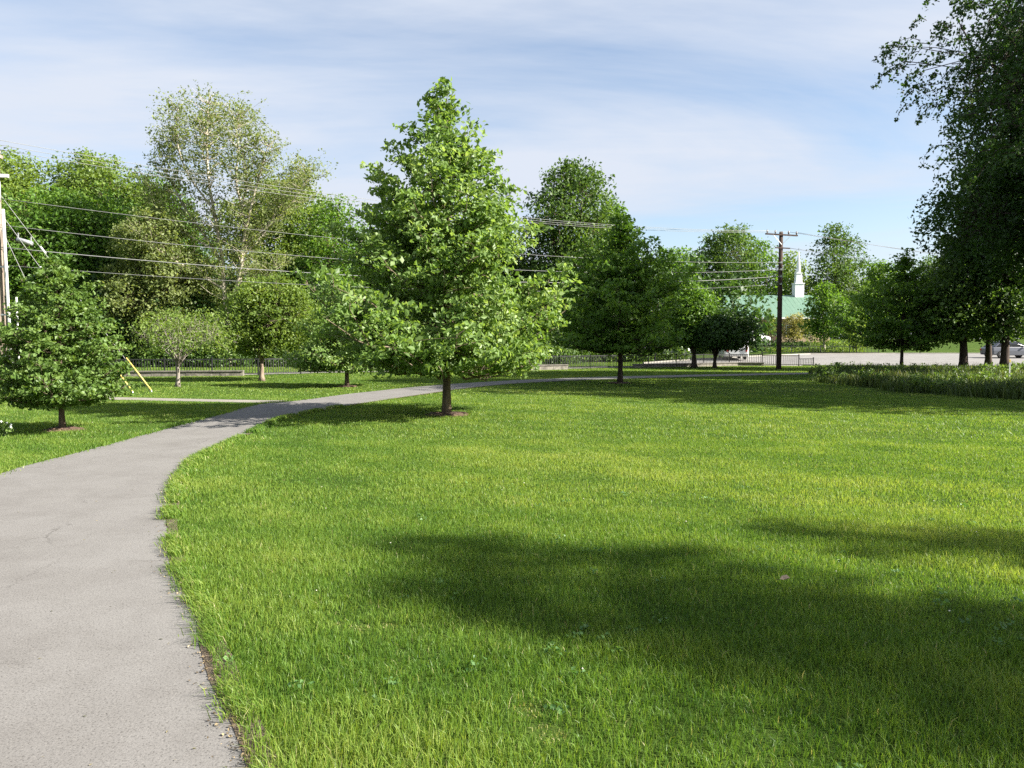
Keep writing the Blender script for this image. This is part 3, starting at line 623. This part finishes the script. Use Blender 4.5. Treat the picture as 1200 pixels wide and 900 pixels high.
# ------------------------------------------------------------------ fence, low walls
def fence(label, P, ht=.86, name='iron_fence', bay=2.35, gap=.13, dz=0., thick=.03):
    P = np.array(P); s = np.r_[0, np.cumsum(np.linalg.norm(np.diff(P, axis=0), axis=1))]; tot = s[-1]; nb = max(1, round(tot / bay)); O = np.array([P[0][0], P[0][1], h(P[0][1])])
    at_ = lambda t: np.array([np.interp(t, s, P[:, 0]), np.interp(t, s, P[:, 1])])
    root = empty(name, O, label, 'fence', 'black iron fences along the park edge')
    zz = lambda p: h(p[1]) - O[2] + dz
    for b in range(nb + 1):
        p = at_(tot * b / nb); q = MB(); q.box((p[0] - O[0], p[1] - O[1], zz(p) + ht / 2 - .04), (.06, .06, ht + .16)); q.box((p[0] - O[0], p[1] - O[1], zz(p) + ht + .055), (.08, .08, .03)); q.build('post', M_IRON, root)
        if b < nb:
            q = MB(); p2 = at_(tot * (b + 1) / nb); ang = math.atan2(p2[1] - p[1], p2[0] - p[0]); L = np.linalg.norm(p2 - p); mid = (p + p2) / 2 - O[:2]
            for z in (.10, ht - .03): q.box((mid[0], mid[1], zz((p + p2) / 2) + z), (L - .062, .035, .05), ang)
            k = int(L / gap)
            for i in range(1, k):
                c = p + (p2 - p) * i / k; q.box((c[0] - O[0], c[1] - O[1], zz(c) + ht / 2 + .03), (thick, .018, ht - .10), ang)
            q.build('picket_panel', M_IRON, root)
def lowwall(label, P, ht, wd=.35):
    P = np.array(P); O = np.array([P[0][0], P[0][1], h(P[0][1])]); root = empty('low_stone_wall', O, label, 'wall', 'low stone walls under the fence'); body = MB(); cap = MB()
    for a, b in zip(P[:-1], P[1:]):
        L = np.linalg.norm(b - a); ang = math.atan2(b[1] - a[1], b[0] - a[0]); mid = (a + b) / 2 - O[:2]
        n = max(1, int(L / .5))
        for i in range(n):
            c = a + (b - a) * (i + .5) / n - O[:2]; body.box((c[0], c[1], ht / 2 - .1 + h((a + b)[1] / 2) - O[2]), (L / n + .004 * (i % 2), wd - .01 * (i % 3), ht + .2), ang)
        cap.box((mid[0], mid[1], ht + .03 + h((a + b)[1] / 2) - O[2]), (L + .02, wd + .08, .055), ang)
    body.build('wall_body', M_STONE, root); cap.build('coping', M_COPE, root)
sub = lambda a, b: FLs[a:b]
fence('long black picket fence at the left in front of the woodland', sub(0, 6))
fence('black picket fence behind the shaded tree trunk and tree pair', sub(5, 9))
fence('short lower black fence bay at the foot of the dark utility pole', [FLs[8], FLs[9]], ht=.78)
fence('short black handrail running toward the road right of the dark pole', [G(936, 429)[:2], G(953, 428.8)[:2]], ht=.55, bay=1.2, name='handrail')
fence('thin black fence along the grass bank across the road', [[xpx(893, 73.2), 73.2], [xpx(1030, 73.6), 73.6]], ht=.75, bay=3, gap=.35, name='wire_fence')
lowwall('low stone wall at the left below the picket fence, ending near the forked tree', off(sub(0, 3), -.32), .22)
lowwall('short piece of stone wall at the lower right of the bright crown', off(np.array([G(618, 433.6)[:2], G(661, 432.8)[:2]]), -.3), .26)
lowwall('dark shaded low wall behind the tree pair', off(sub(6, 9), -.3), .2)

# ------------------------------------------------------------------ poles and cables
YP = 26.
base = at(14, 463, YP); top = at(-1, 168, YP); base[2] = 0; px0 = np.array([xpx(1, YP), YP, 0])
pole = empty('utility_pole', px0, 'weathered pale wooden pole with white crossarm at the left edge', 'utility pole', 'wooden utility poles')
HP = zpx(166, YP)
q = MB(); q.tube([(0, 0, -.3), (0, 0, HP * .5), (0, 0, HP)], [.185, .165, .14], 14); q.build('post', M_POLEW, pole, True)
q = MB(); q.box((-.3, -.16, zpx(176, YP)), (.10, 2.3, .12), .1); q.build('crossarm', M_POLEW, pole)
q = MB(); q.box((-.55, -.15, zpx(206, YP)), (2.0, .09, .11), .18); q.build('crossarm', M_PVC, pole)
for k in range(3):
    q = MB(); x = -1.0 + k * 1.0; q.tube([(-.3 - x * .1, -.16 + x, zpx(176, YP) + .06), (-.3 - x * .1, -.16 + x, zpx(176, YP) + .15), (-.3 - x * .1, -.16 + x, zpx(176, YP) + .24)], [.05, .07, .03], 8); q.build('insulator', M_PORC, pole, True)
q = MB(); q.tube([(.16, -.22, zpx(236, YP)), (.16, -.22, zpx(214, YP))], .13, 12); q.tube([(.16, -.22, zpx(214, YP)), (.16, -.22, zpx(212, YP))], .09, 12); q.build('transformer', M_PVC, pole, True)
q = MB(); q.tube([(.42, -.10, 0), (.36, -.12, 3.2), (.32, -.14, zpx(246, YP))], .05, 8); q.build('conduit', M_PVC, pole, True)
q = MB(); q.tube([(.52, .12, 0), (.50, .12, 3.2)], .03, 8); q.build('conduit', M_PVC, pole, True)
for z in (1.2, 2.6, 4.2):
    q = MB(); q.box((.2, -.1, z), (.42, .06, .05)); q.build('bracket', M_GALV, pole)

YD = 48.; dx0 = xpx(913, YD)
dp = empty('utility_pole', (dx0, YD, 0), 'dark brown wooden pole with two crossarms near the church', 'utility pole', 'wooden utility poles')
HD = zpx(271.5, YD)
q = MB(); q.tube([(0, 0, -.3), (0, 0, HD * .5), (0, 0, HD)], [.165, .145, .115], 12); q.build('post', M_POLED, dp, True)
q = MB(); q.box((-.02, -.16, zpx(275.5, YD)), (2.4, .09, .085), .35); q.build('crossarm', M_POLED, dp)
q = MB(); q.box((.05, -.16, zpx(291, YD)), (1.1, .07, .07), .35); q.build('crossarm', M_POLED, dp)
for x in (-1.1, -.5, .5, 1.1):
    q = MB(); z = zpx(275.5, YD) + .06; q.tube([(x * .94, -.16 + x * .34, z), (x * .94, -.16 + x * .34, z + .1), (x * .94, -.16 + x * .34, z + .2)], [.04, .06, .03], 8); q.build('insulator', M_PORC, dp, True)
for z in (308, 316, 324, 333):
    q = MB(); q.box((-.02, -.2, zpx(z, YD)), (.12, .14, .12)); q.build('bracket', M_GALV, dp)
q = MB()
for x in (-.6, .6): q.tube([(0, -.14, zpx(287, YD)), (x, -.2 + x * .34, zpx(276.5, YD))], .018, 5)
q.build('brace', M_GALV, dp)

GC = 'overhead cables between the two poles'
def cable(label, A, B, sag, rad, m, group=GC, n=30, name='overhead_cable'):
    A, B = np.array(A, float), np.array(B, float); q = MB()
    q.tube([(A + (B - A) * t - np.array([0, 0, sag * 4 * t * (1 - t)])) - A for t in np.linspace(0, 1, n)], rad, 5)
    o = q.build(name, m, None, True); o.location = A; return tag(o, label, 'cable', group)
for i, (dxp, nmm) in enumerate([(-1.0, 'topmost of the three bright wires crossing above the woodland'), (0, 'middle one of the three bright wires crossing above the woodland'), (1.0, 'lowest of the three bright wires crossing above the woodland')]):
    A = px0 + np.array([-.3 - dxp * .1, -.16 + dxp, zpx(176, YP) + .24]); x = (-1.1, -.5, .5)[i]
    cable(nmm, A, (dx0 + x * .94, YD - .16 + x * .34, zpx(275.5, YD) + .2), .78 + .04 * i, .008, M_WIRE)
for lab, a, b, sg, rad, mm in [('uppermost grey communication cable passing in front of the bright maple', 233, 308, .62, .008, M_LCABLE), ('second communication cable down, carrying the grey splice case', 264, 316, .75, .009, M_LCABLE),
                               ('thick dark third cable down between the poles', 290, 324, .75, .014, M_LCABLE), ('lowest thin cable hung between the poles', 311, 333, .65, .007, M_LCABLE)]:
    cable(lab, px0 + np.array([.16, -.1, zpx(a, YP)]), (dx0, YD - .22, zpx(b, YD)), sg, rad, mm)
GC2 = 'wires leaving the dark pole to the right'
for x, yy, lab in [(.5, 318, 'upper thin wire running right from the dark pole crossarm'), (1.1, 322, 'second thin wire running right from the dark pole crossarm')]:
    cable(lab, (dx0 + x * .94, YD - .16 + x * .34, zpx(275.5, YD) + .2), at(1420, yy, 96), .9, .011, M_CABLE, GC2)
cable('lower thin wire running right from the dark pole second crossarm', (dx0 + .5, YD - .1, zpx(291, YD)), at(1420, 330, 96), .9, .011, M_CABLE, GC2)
# guy wires with yellow guards
for i, (gx, gy, ty, lab) in enumerate([(179, 459.5, 228, 'long yellow guy guard on the right guy wire of the pale pole'), (157, 461, 250, 'short yellow guy guard nearer the dark young tree')]):
    g = G(gx, gy); root = empty('guy_wire', g, lab, 'guy wire', 'guy wires of the pale pole'); T = px0 + np.array([.15, 0, zpx(ty, YP)]) - g
    q = MB(); q.tube([(0, 0, -.1), T], .009, 5); q.build('wire', M_WIRE, root)
    q = MB(); L = (1.45, 1.05)[i]; u = T / np.linalg.norm(T); q.tube([u * .08, u * L], .023, 8); q.build('guard', M_YEL, root, True)
    q = MB(); c = u * np.linalg.norm(T) * (.72 - .04 * i); q.tube([c - u * .14, c + u * .14], .035, 7); q.build('strain_insulator', M_PVC, root, True)
    q = MB(); q.tube([(0, 0, -.15), u * .09], .02, 6); q.build('anchor_rod', M_GALV, root)
# third guy
g = G(96, 462); root = empty('guy_wire', g, 'steep guy wire without a guard, ending behind the dense young tree', 'guy wire', 'guy wires of the pale pole'); T = px0 + np.array([.15, 0, zpx(268, YP)]) - g
q = MB(); q.tube([(0, 0, -.1), T], .009, 5); q.build('wire', M_WIRE, root); q = MB(); q.tube([(0, 0, -.15), T * .02], .02, 6); q.build('anchor_rod', M_GALV, root)
# splice case
p = at(29, 283, YP + .8); sc_ = empty('splice_case', p, 'pale grey splice case hanging on the cables beside the pale pole', 'splice case')
q = MB(); q.tube([(-.27, 0, .08), (-.25, 0, .08), (.25, 0, -.08), (.27, 0, -.08)], [.04, .075, .075, .04], 12); q.build('case_body', M_GALV, sc_, True)
for x in (-.22, .22):
    q = MB(); q.box((x, 0, -x * .31 + .16), (.03, .03, .14)); q.build('hanger', M_GALV, sc_)

# ------------------------------------------------------------------ church
YC = 100.; zc = h(YC); x0, x1 = xpx(848, YC), xpx(972, YC); Wd = x1 - x0; ze = zpx(373.5, YC) - zc; dep = 11.
ch = empty('church', ((x0 + x1) / 2, YC, zc), 'tan brick church with green roof and white steeple beyond the road', 'church')
q = MB(); q.box((0, dep / 2, ze / 2 - .15), (Wd, dep, ze + .3)); q.build('wall', M_BRICK, ch)
zr = zpx(346, YC + dep / 2) - zc; q = MB(); ov = .7; e = .12
A = [(-Wd / 2 - ov, -ov, ze + .02), (Wd / 2 + ov, -ov, ze + .02), (Wd / 2 + ov, dep + ov, ze + .02), (-Wd / 2 - ov, dep + ov, ze + .02)]
rl, rr = -Wd / 2 + 1.1, Wd / 2 + ov
Bv = [(rl, dep / 2, zr), (rr, dep / 2, zr)]
q.add(A + [(a[0], a[1], a[2] + e) for a in A] + Bv, [(0, 3, 2, 1), (0, 1, 5, 4), (1, 2, 6, 5), (2, 3, 7, 6), (3, 0, 4, 7), (4, 5, 9, 8), (5, 6, 9), (6, 7, 8, 9), (7, 4, 8)])
roof = q.build('roof', M_ROOF, ch)
q = MB()
for k in range(int(Wd / .6)):
    x = -Wd / 2 + .2 + k * .6
    if x < rl + .3: continue
    q.add([(x, -ov - .005, ze + .135), (x + .03, -ov - .005, ze + .135), (x + .03, dep / 2, zr + .02), (x, dep / 2, zr + .02), (x, -ov - .005, ze + .11), (x + .03, -ov - .005, ze + .11), (x + .03, dep / 2, zr - .01), (x, dep / 2, zr - .01)], [(0, 1, 2, 3), (0, 4, 5, 1), (0, 3, 7, 4), (1, 5, 6, 2)])
q.build('standing_seam', M_ROOF, roof)
q = MB(); q.box((0, -ov - .03, ze + .06), (Wd + 2 * ov + .1, .05, .22)); q.build('fascia', M_WHITE, ch)
for x, wn, hh, zz in [(-Wd / 2 + 4.6, .9, 1.2, 1.5), (-Wd / 2 + 8.6, .9, 1.2, 1.5), (-Wd / 2 + 10.6, .9, 1.2, 1.5)]:
    q = MB(); q.box((x, -.02, zz), (wn + .2, .08, hh + .2)); wnd = q.build('window', M_WHITE, ch); q = MB(); q.box((x, -.07, zz), (wn, .03, hh)); q.build('pane', M_DKGL, wnd)
q = MB(); q.box((-Wd / 2 + 6.3, -.03, 1.05), (1.5, .1, 2.1)); dr = q.build('door', simple('door_brown', (.09, .055, .03), .5), ch); q = MB(); q.box((-Wd / 2 + 6.8, -.11, 1.0), (.05, .06, .25)); q.build('handle', M_GALV, dr)
sx0 = xpx(934, YC + dep / 2) - (x0 + x1) / 2; s_ = .86 * (YC + dep / 2) / F; st = lambda y: zpx(y, YC + dep / 2) - zc
q = MB(); q.box((sx0, dep / 2, (st(352) + st(333)) / 2), (12 * s_, 12 * s_, st(333) - st(352))); q.box((sx0, dep / 2, st(332.4)), (13.4 * s_, 13.4 * s_, .14)); stp = q.build('steeple', M_WHITE, ch)
q = MB(); q.box((sx0, dep / 2, (st(331.8) + st(321)) / 2), (8.4 * s_, 8.4 * s_, st(321) - st(331.8)), 0, .86); q.box((sx0, dep / 2, st(320.4)), (8.6 * s_, 8.6 * s_, .12)); q.build('belfry', M_WHITE, stp)
q = MB(); q.tube([(sx0, dep / 2, st(319.8)), (sx0, dep / 2, st(294))], [3.3 * s_, .03], 8); q.build('spire', M_WHITE, stp)
q = MB(); q.tube([(sx0, dep / 2, st(294.2)), (sx0, dep / 2, st(290.5))], .035, 5); q.build('finial', M_GALV, stp)

# ------------------------------------------------------------------ vehicles
def car(label, px, Y, rz, col, van=False, cat='car', group='vehicles beyond the fence'):
    root = empty('parked_van' if van else 'parked_car', (xpx(px, Y), Y, h(Y) + .035), label, cat, group, rz); P = PAINT[col]; hw = .88
    def loft(sec):                        # sec: (x, z0, z1, half width low, half width high)
        q = MB(); vs = []
        for x, a, b, w0, w1 in sec: vs += [(x, -w0, a), (x, -w0 * 1.0, a + (b - a) * .55), (x, -w1, b), (x, w1, b), (x, w0, a + (b - a) * .55), (x, w0, a)]
        n = len(sec); fs = [(i * 6 + j, i * 6 + (j + 1) % 6, (i + 1) * 6 + (j + 1) % 6, (i + 1) * 6 + j) for i in range(n - 1) for j in range(6)] + [tuple(range(6)), tuple(range(6 * n - 1, 6 * n - 7, -1))]
        return q.add(vs, fs)
    if van:
        loft([(-2.4, .35, 1.0, hw, hw), (-2.3, .25, 1.1, .95, .95), (1.5, .25, 1.1, .95, .95), (2.2, .27, .98, .9, .84), (2.45, .35, .8, .75, .7)]).build('body', P, root, bevel=.05)
        loft([(-2.32, 1.1, 2.0, .93, .82), (1.0, 1.1, 2.05, .93, .82), (1.75, 1.1, 1.2, .9, .86)]).build('cabin', P, root, bevel=.05)
        wz = [(-2.35, 1.2, 1.75, .7)]
        q = MB(); q.box((-2.325, 0, 1.5), (.03, 1.35, .5)); q.build('window', M_DKGL, root)
        q = MB(); q.box((-.6, 0, 1.5), (2.6, 1.83, .42)); q.build('window', M_DKGL, root)
    else:
        loft([(-2.2, .42, .78, .7, .66), (-2.05, .28, .92, .84, .78), (-1.2, .22, .95, hw, .84), (.9, .22, .93, hw, .84), (1.8, .24, .82, .85, .74), (2.15, .32, .68, .74, .62)]).build('body', P, root, bevel=.05)
        loft([(-1.85, .93, .97, .78, .74), (-1.25, .93, 1.36, .80, .62), (.15, .93, 1.38, .80, .62), (.95, .92, .96, .78, .74)]).build('window', M_DKGL, root, bevel=.03)
        loft([(-1.3, 1.355, 1.40, .62, .56), (-.6, 1.375, 1.46, .625, .56), (.2, 1.37, 1.42, .62, .55)]).build('roof', P, root, bevel=.02)
        for s in (-1, 1):
            for a, b in [((-1.85, .77), (-1.27, .635)), ((-.5, .81), (-.52, .635)), ((.95, .77), (.17, .635))]:
                q = MB(); q.tube([(a[0], s * a[1], .95), (b[0], s * b[1], 1.38)], .035, 5); q.build('pillar', P, root)
    for x in (-1.35, 1.35):
        for s in (-1, 1):
            q = MB(); q.tube([(x, s * .70, .32), (x, s * .90, .32)], .32, 20); ty = q.build('wheel', M_TYRE, root, False)
            q = MB(); q.tube([(x, s * .89, .32), (x, s * .915, .32)], .2, 14); q.build('rim', M_RIM, ty)
    for s in (-1, 1):
        q = MB(); q.box((2.1 if not van else 2.38, s * .55, .62 if not van else .7), (.12, .28, .12)); q.build('headlight', M_HEAD, root)
        q = MB(); q.box((-2.16 if not van else -2.39, s * .6 if not van else s * .74, .72 if not van else .85), (.1, .25 if not van else .14, .14 if not van else .4)); q.build('taillight', M_TAIL, root)
        q = MB(); q.box((.62, s * .95, .98), (.14, .14, .1)); q.build('mirror', P, root)
    return root
car('white car parked by the church wall, left of the dark pole', 880, 93, .1, 'white')
car('white van seen from the rear under the dark tree of the pair', 858, 64, 1.45, 'white', True, 'van')
car('silver car on the rise left of the shaded tree trunk', 708, 86, .3, 'silver')
car('white car high on the rise between the bright and the shaded tree', 682, 93, .0, 'white')
car('red car glimpsed through leaves between the shaded tree and the tree pair', 772, 95, .2, 'red')
car('dark grey car behind the fence, left of the tree pair', 779, 68, .05, 'grey')
car('dark grey car on the road behind the trunks of the right grove', 1184, 66, .05, 'grey')

# black mail post, white marker
p = [xpx(768, 60), 60]; root = empty('mailbox', (p[0], p[1], h(60)), 'black box on a thin post behind the fence, before the grey car', 'mailbox')
q = MB(); q.box((0, 0, .4), (.08, .08, .9)); q.build('post', M_IRON, root); q = MB(); q.box((0, 0, 1.02), (.2, .45, .26)); q.tube([(0, -.225, 1.15), (0, .225, 1.15)], .1, 12); q.build('box', M_IRON, root)
root = empty('marker_stake', (*at(1183, 440, 31)[:2], 0), 'thin white marker stake in the tall grass', 'stake'); q = MB(); q.box((0, 0, .5), (.05, .02, 1.0)); q.build('stake', M_PVC, root); q = MB(); q.box((0, -.012, .93), (.06, .004, .12)); q.build('reflector', M_YEL, root)

# ------------------------------------------------------------------ grass
def blades(name, P, hgt, wid, tint, m, bend=.5, simple_=False, lean=None, z=None):
    n = len(P); r = np.random.default_rng(n); az = r.uniform(0, 2 * PI, n); w = np.c_[np.cos(az), np.sin(az), np.zeros(n)] * (wid / 2)[:, None]
    b = r.normal(0, 1, (n, 2)) * bend * .55
    if lean is not None: b += lean
    B = np.c_[P, np.interp(P[:, 1], KN_Y, KN_Z) - .004 if z is None else z]
    if simple_:
        V = np.stack([B - w, B + w, B + np.c_[b * hgt[:, None], hgt * .92]], 1).reshape(-1, 3); i = np.arange(n) * 3; return tri_mesh(name, V, np.c_[i, i + 1, i + 2], m, tint)
    mid = B + np.c_[b * (hgt * .28)[:, None], hgt * .58]; tip = B + np.c_[b * hgt[:, None], hgt * np.clip(1 - .25 * (b ** 2).sum(1), .4, 1)]
    V = np.stack([B - w, B + w, mid + w * .8, mid - w * .8, tip], 1).reshape(-1, 3); i = np.arange(n) * 5
    T = np.stack([np.c_[i, i + 1, i + 2], np.c_[i, i + 2, i + 3], np.c_[i + 3, i + 2, i + 4]], 1).reshape(-1, 3)
    return tri_mesh(name, V, T, m, np.repeat(tint, 3))
big, mid_, fine = VN(21, 5.0), VN(22, 1.3), VN(23, .28)
MEAD = np.array([G(x, y)[:2] for x, y in [(968, 447), (1010, 455), (1060, 459.5), (1120, 464), (1200, 468), (1330, 474)]] + [[xpx(1420, 44), 44], [xpx(1200, 45), 45], [xpx(1050, 45), 45], [xpx(962, 44), 44]])
segs_V, segs_T, segs_t = [], [], []
def lawn_points(y0, y1, dens, marg=1.45):
    A = .72 * (y1 * y1 - y0 * y0) * marg / 1.0; n = int(A * dens)
    y = np.sqrt(rng.uniform(y0 * y0, y1 * y1, n)); x = rng.uniform(-1, 1, n) * (.72 * y * marg * .72 + 1.2); P = np.c_[x, y]
    k = ~inside(PATH, P) & ~inside(WALK, P) & ~inside(MEAD, P)
    for mx, my, mr in MULCH: k &= ((P[:, 0] - mx) ** 2 + (P[:, 1] - my) ** 2) > (mr * .8) ** 2
    return P[k]
DRYP = [(G(420, 738)[:2], .085), (G(398, 733)[:2], .05), (G(640, 862)[:2], .07), (G(455, 735)[:2], .05), (G(625, 835)[:2], .06)]
def tint_of(P):
    t = .46 + .14 * big(P) + .10 * mid_(P) + .09 * fine(P) + rng.normal(0, .16, len(P)) + .07 * np.sin((P[:, 0] * .30 + P[:, 1] + .25 * big(P)) * 2 * PI / 1.25)
    t = np.clip(t, 0, .92); s = rng.uniform(0, 1, len(P)) < .012; t[s] = rng.uniform(.93, 1, s.sum()); return t
first = True
def grass_band(y0, y1, dens, hm, wm, simple_):
    P = lawn_points(y0, y1, dens); hs = hm * np.clip(1 + .28 * mid_(P) + .20 * fine(P) + rng.normal(0, .27, len(P)), .3, 2.2); ws = wm * rng.uniform(.6, 1.3, len(P)); t = tint_of(P)
    for c, rad in DRYP:
        d = np.linalg.norm(P - c, axis=1); q = d < rad * (1 + .4 * fine(P * 2)); hs[q] *= .4; k = q & (rng.uniform(0, 1, len(P)) < .6); t[k] = rng.uniform(.93, 1, k.sum())
    return P, hs, ws, t
parts = []
for y0, y1, dn, hm, wm, si in [(1.9, 4.2, 7500, .058, .0040, False), (4.2, 7.5, 5600, .046, .0043, False), (7.5, 13, 2600, .040, .0062, False), (13, 24, 760, .040, .0135, True), (24, 60, 130, .036, .035, True)]:
    P, hs, ws, t = grass_band(y0, y1, dn, hm, wm, si); parts.append(blades('tmp_grass', P, hs, ws, t, M_GRASS, bend=.75, simple_=si))
# tufts hanging over the path edges
E = np.repeat(Re[(Re[:, 1] < 20)], 55, axis=0); dE = np.repeat(nr[(Re[:, 1] < 20)], 55, axis=0); keep = VN(44, .22)(E) > -.5; E, dE = E[keep], dE[keep]
P = E + dE * rng.normal(.055, .04, len(E))[:, None] + rng.normal(0, .03, E.shape); t = np.clip(tint_of(P) + rng.normal(0, .15, len(P)), 0, 1)
parts.append(blades('tmp_grass', P, .065 * rng.uniform(.5, 1.5, len(P)), np.maximum(.0045, .0011 * P[:, 1]), t, M_GRASS, bend=.8, lean=-dE * .6, z=np.full(len(P), .008)))
dl = np.gradient(Le, axis=0); nl_ = np.c_[-dl[:, 1], dl[:, 0]] / np.linalg.norm(dl, axis=1)[:, None]; E = np.repeat(Le[(Le[:, 1] < 24) & (Le[:, 1] > 6)], 22, axis=0); dE = np.repeat(nl_[(Le[:, 1] < 24) & (Le[:, 1] > 6)], 22, axis=0)
P = E + dE * rng.normal(.04, .05, len(E))[:, None] + rng.normal(0, .04, E.shape); parts.append(blades('tmp_grass', P, .06 * rng.uniform(.5, 1.4, len(P)), .0011 * P[:, 1], tint_of(P), M_GRASS, bend=.7, simple_=True, z=np.full(len(P), .004)))
# merge the bands into one object
VV, TT, tt, ofs = [], [], [], 0
for o in parts:
    me = o.data; v = np.empty(len(me.vertices) * 3, np.float32); me.vertices.foreach_get('co', v); T = np.empty(len(me.polygons) * 3, np.int32); me.loops.foreach_get('vertex_index', T); a = np.empty(len(me.polygons), np.float32); me.attributes['tint'].data.foreach_get('value', a)
    VV.append(v.reshape(-1, 3)); TT.append(T.reshape(-1, 3) + ofs); tt.append(a); ofs += len(v) // 3
    bpy.data.objects.remove(o); bpy.data.meshes.remove(me)
tag(tri_mesh('grass', np.vstack(VV), np.vstack(TT), M_GRASS, np.hstack(tt)), kind='stuff')
# tall grass and weeds
lo_, hi_ = MEAD.min(0), MEAD.max(0); P = rng.uniform(lo_, hi_, (90000, 2)); P = P[inside(MEAD, P + np.c_[VN(64, 1.1)(P), VN(65, .8)(P)] * .9 + rng.normal(0, .25, P.shape))]; hn = VN(61, 2.2)(P)
hs = .37 * np.clip(1 + .42 * hn + .25 * VN(63, .6)(P) + rng.normal(0, .25, len(P)), .25, 1.9) * np.clip(.25 + (P[:, 0] - 9.5 - (P[:, 1] - 25) * .30) / 4, .3, 1); t = np.clip(.45 + .2 * VN(62, 3)(P) + rng.normal(0, .2, len(P)), 0, 1)
tag(blades('tall_grass', P, hs, rng.uniform(.02, .05, len(P)), t, M_MEADOW, bend=.55), kind='stuff')
k = P[(rng.uniform(0, 1, len(P)) < .03) & (VN(66, 1.5)(P) > .1)]; C = np.c_[k, rng.uniform(.15, .5, len(k))]
tag(leaves('weeds', C, .16, .9, 16, .12, LEAF['cool'], None, out_c=np.array([22, 32, -3]), seed=9), kind='stuff')
# crumbs of soil and dead leaf along the path edge
E = Re[(Re[:, 1] < 14)]; dE = nr[(Re[:, 1] < 14)]; E = np.repeat(E, 16, axis=0); dE = np.repeat(dE, 16, axis=0); k = VN(71, .5)(E) + rng.normal(0, .4, len(E)) > .1; E, dE = E[k], dE[k]
P = E - dE * (np.abs(rng.normal(0, .05, len(E))) - .03)[:, None] + rng.normal(0, .02, E.shape)
tag(leaves('leaf_litter', np.c_[P, np.full(len(P), .019)], .004, .3, 1, .016, leafy('litter', [(0, (.05, .035, .022)), (.6, (.12, .09, .05)), (1, (.32, .25, .14))], trans=.1), None, out_c=(0, 5, -9), upb=2.0, ctint=rng.uniform(0, 1, len(P)), seed=3), kind='stuff')
# broad leaved weeds and clover in the turf, clippings on the path
P = lawn_points(2.2, 9, 6); P = P[(VN(81, .8)(P) + rng.normal(0, .25, len(P))) > .35]; C = np.c_[P, rng.uniform(.02, .05, len(P))]
tag(leaves('clover', C, .045, .3, 9, .026, leafy('clover_leaf', [(0, (.05, .12, .03)), (1, (.13, .24, .07))], trans=.4), None, out_c=(0, 5, -9), upb=1.3, wid=.95, seed=4), kind='stuff')
n = 260; k = rng.integers(0, len(Rw), n); f = rng.uniform(0, .9, n) ** 2; P = Rw[k] + (resample(Lw, .5)[np.clip((k / len(Rw) * len(resample(Lw, .5))).astype(int), 0, None)] - Rw[k]) * f[:, None]; P = P[(P[:, 1] < 16) & inside(PATH, P)]
tag(leaves('clippings', np.c_[P, np.full(len(P), .016)], .003, .3, 1, .022, leafy('clipping', [(0, (.06, .07, .02)), (.5, (.14, .12, .05)), (1, (.26, .22, .12))], trans=.1), None, out_c=(0, 5, -9), upb=2.5, wid=.3, ctint=rng.uniform(0, 1, len(P)), seed=6), kind='stuff')
# clover flowers
P = np.vstack([lawn_points(2.6, 9, .35), lawn_points(8, 16, .12)]); V, T = [], []
ico = [(0, 0, 1), (.9, 0, .2), (.28, .85, .2), (-.73, .53, .2), (-.73, -.53, .2), (.28, -.85, .2), (0, 0, -.6)]; it = [(0, 1, 2), (0, 2, 3), (0, 3, 4), (0, 4, 5), (0, 5, 1), (6, 2, 1), (6, 3, 2), (6, 4, 3), (6, 5, 4), (6, 1, 5)]
for i, (x, y) in enumerate(P):
    s = rng.uniform(.005, .008); z = rng.uniform(.045, .075); V += [(x + a * s, y + b * s, z + c * s) for a, b, c in ico]; T += [tuple(j + i * 7 for j in q) for q in it]
tag(tri_mesh('clover_flowers', np.array(V), np.array(T), simple('clover_head', (.55, .52, .42), .8)), kind='stuff')
# fallen leaf, weed with white flower
g = G(919, 689); root = empty('fallen_leaf', g, 'small pale brown fallen leaf on the shaded lawn', 'leaf'); q = MB(); q.add([(-.03, 0, .06), (-.01, .022, .078), (.022, .018, .086), (.04, 0, .068), (.02, -.02, .074), (-.01, -.018, .062), (0, 0, .055)], [(0, 1, 6), (1, 2, 6), (2, 3, 6), (3, 4, 6), (4, 5, 6), (5, 0, 6)]); q.build('blade', simple('dead_leaf', (.30, .22, .15), .8), root)
q = MB(); q.tube([(-.028, 0, .06), (-.055, .01, .05)], .002, 4); q.build('stalk', M_SOIL, root)
g = G(6, 512); root = empty('flowering_weed', g, 'small weed with white blossoms at the left edge of the lawn', 'weed'); q = MB()
C = []
for k in range(7):
    a = k * .9; e = np.array([math.cos(a) * .10, math.sin(a) * .10, .16 + .03 * k]); q.tube([(0, 0, 0), e * .6, e], .004, 4); C.append(e)
q.build('stem', M_MEADOW, root); leaves('foliage', np.array(C) * .7, .06, .8, 16, .05, LEAF['cool'], root)
q = MB()
for e in C[:5]: q.tube([e, e + np.array([0, 0, .02]), e + np.array([0, 0, .035])], [.012, .022, .008], 7)
q.build('blossom', M_WHITE, root)

# ------------------------------------------------------------------ render settings
S.render.engine = 'CYCLES'; c = S.cycles
c.max_bounces = 6; c.diffuse_bounces = 3; c.glossy_bounces = 2; c.transmission_bounces = 4; c.transparent_max_bounces = 4; c.caustics_reflective = False; c.caustics_refractive = False
c.use_denoising = False; c.sample_clamp_indirect = 6; c.use_adaptive_sampling = True; c.adaptive_threshold = .015
vs = S.view_settings; vs.view_transform = 'Standard'; vs.look = 'None'; vs.exposure = 1.9; vs.gamma = 1; vs.use_curve_mapping = False
S.display_settings.display_device = 'sRGB'
print('FACES', sum(len(o.data.polygons) for o in S.objects if o.type == 'MESH'))
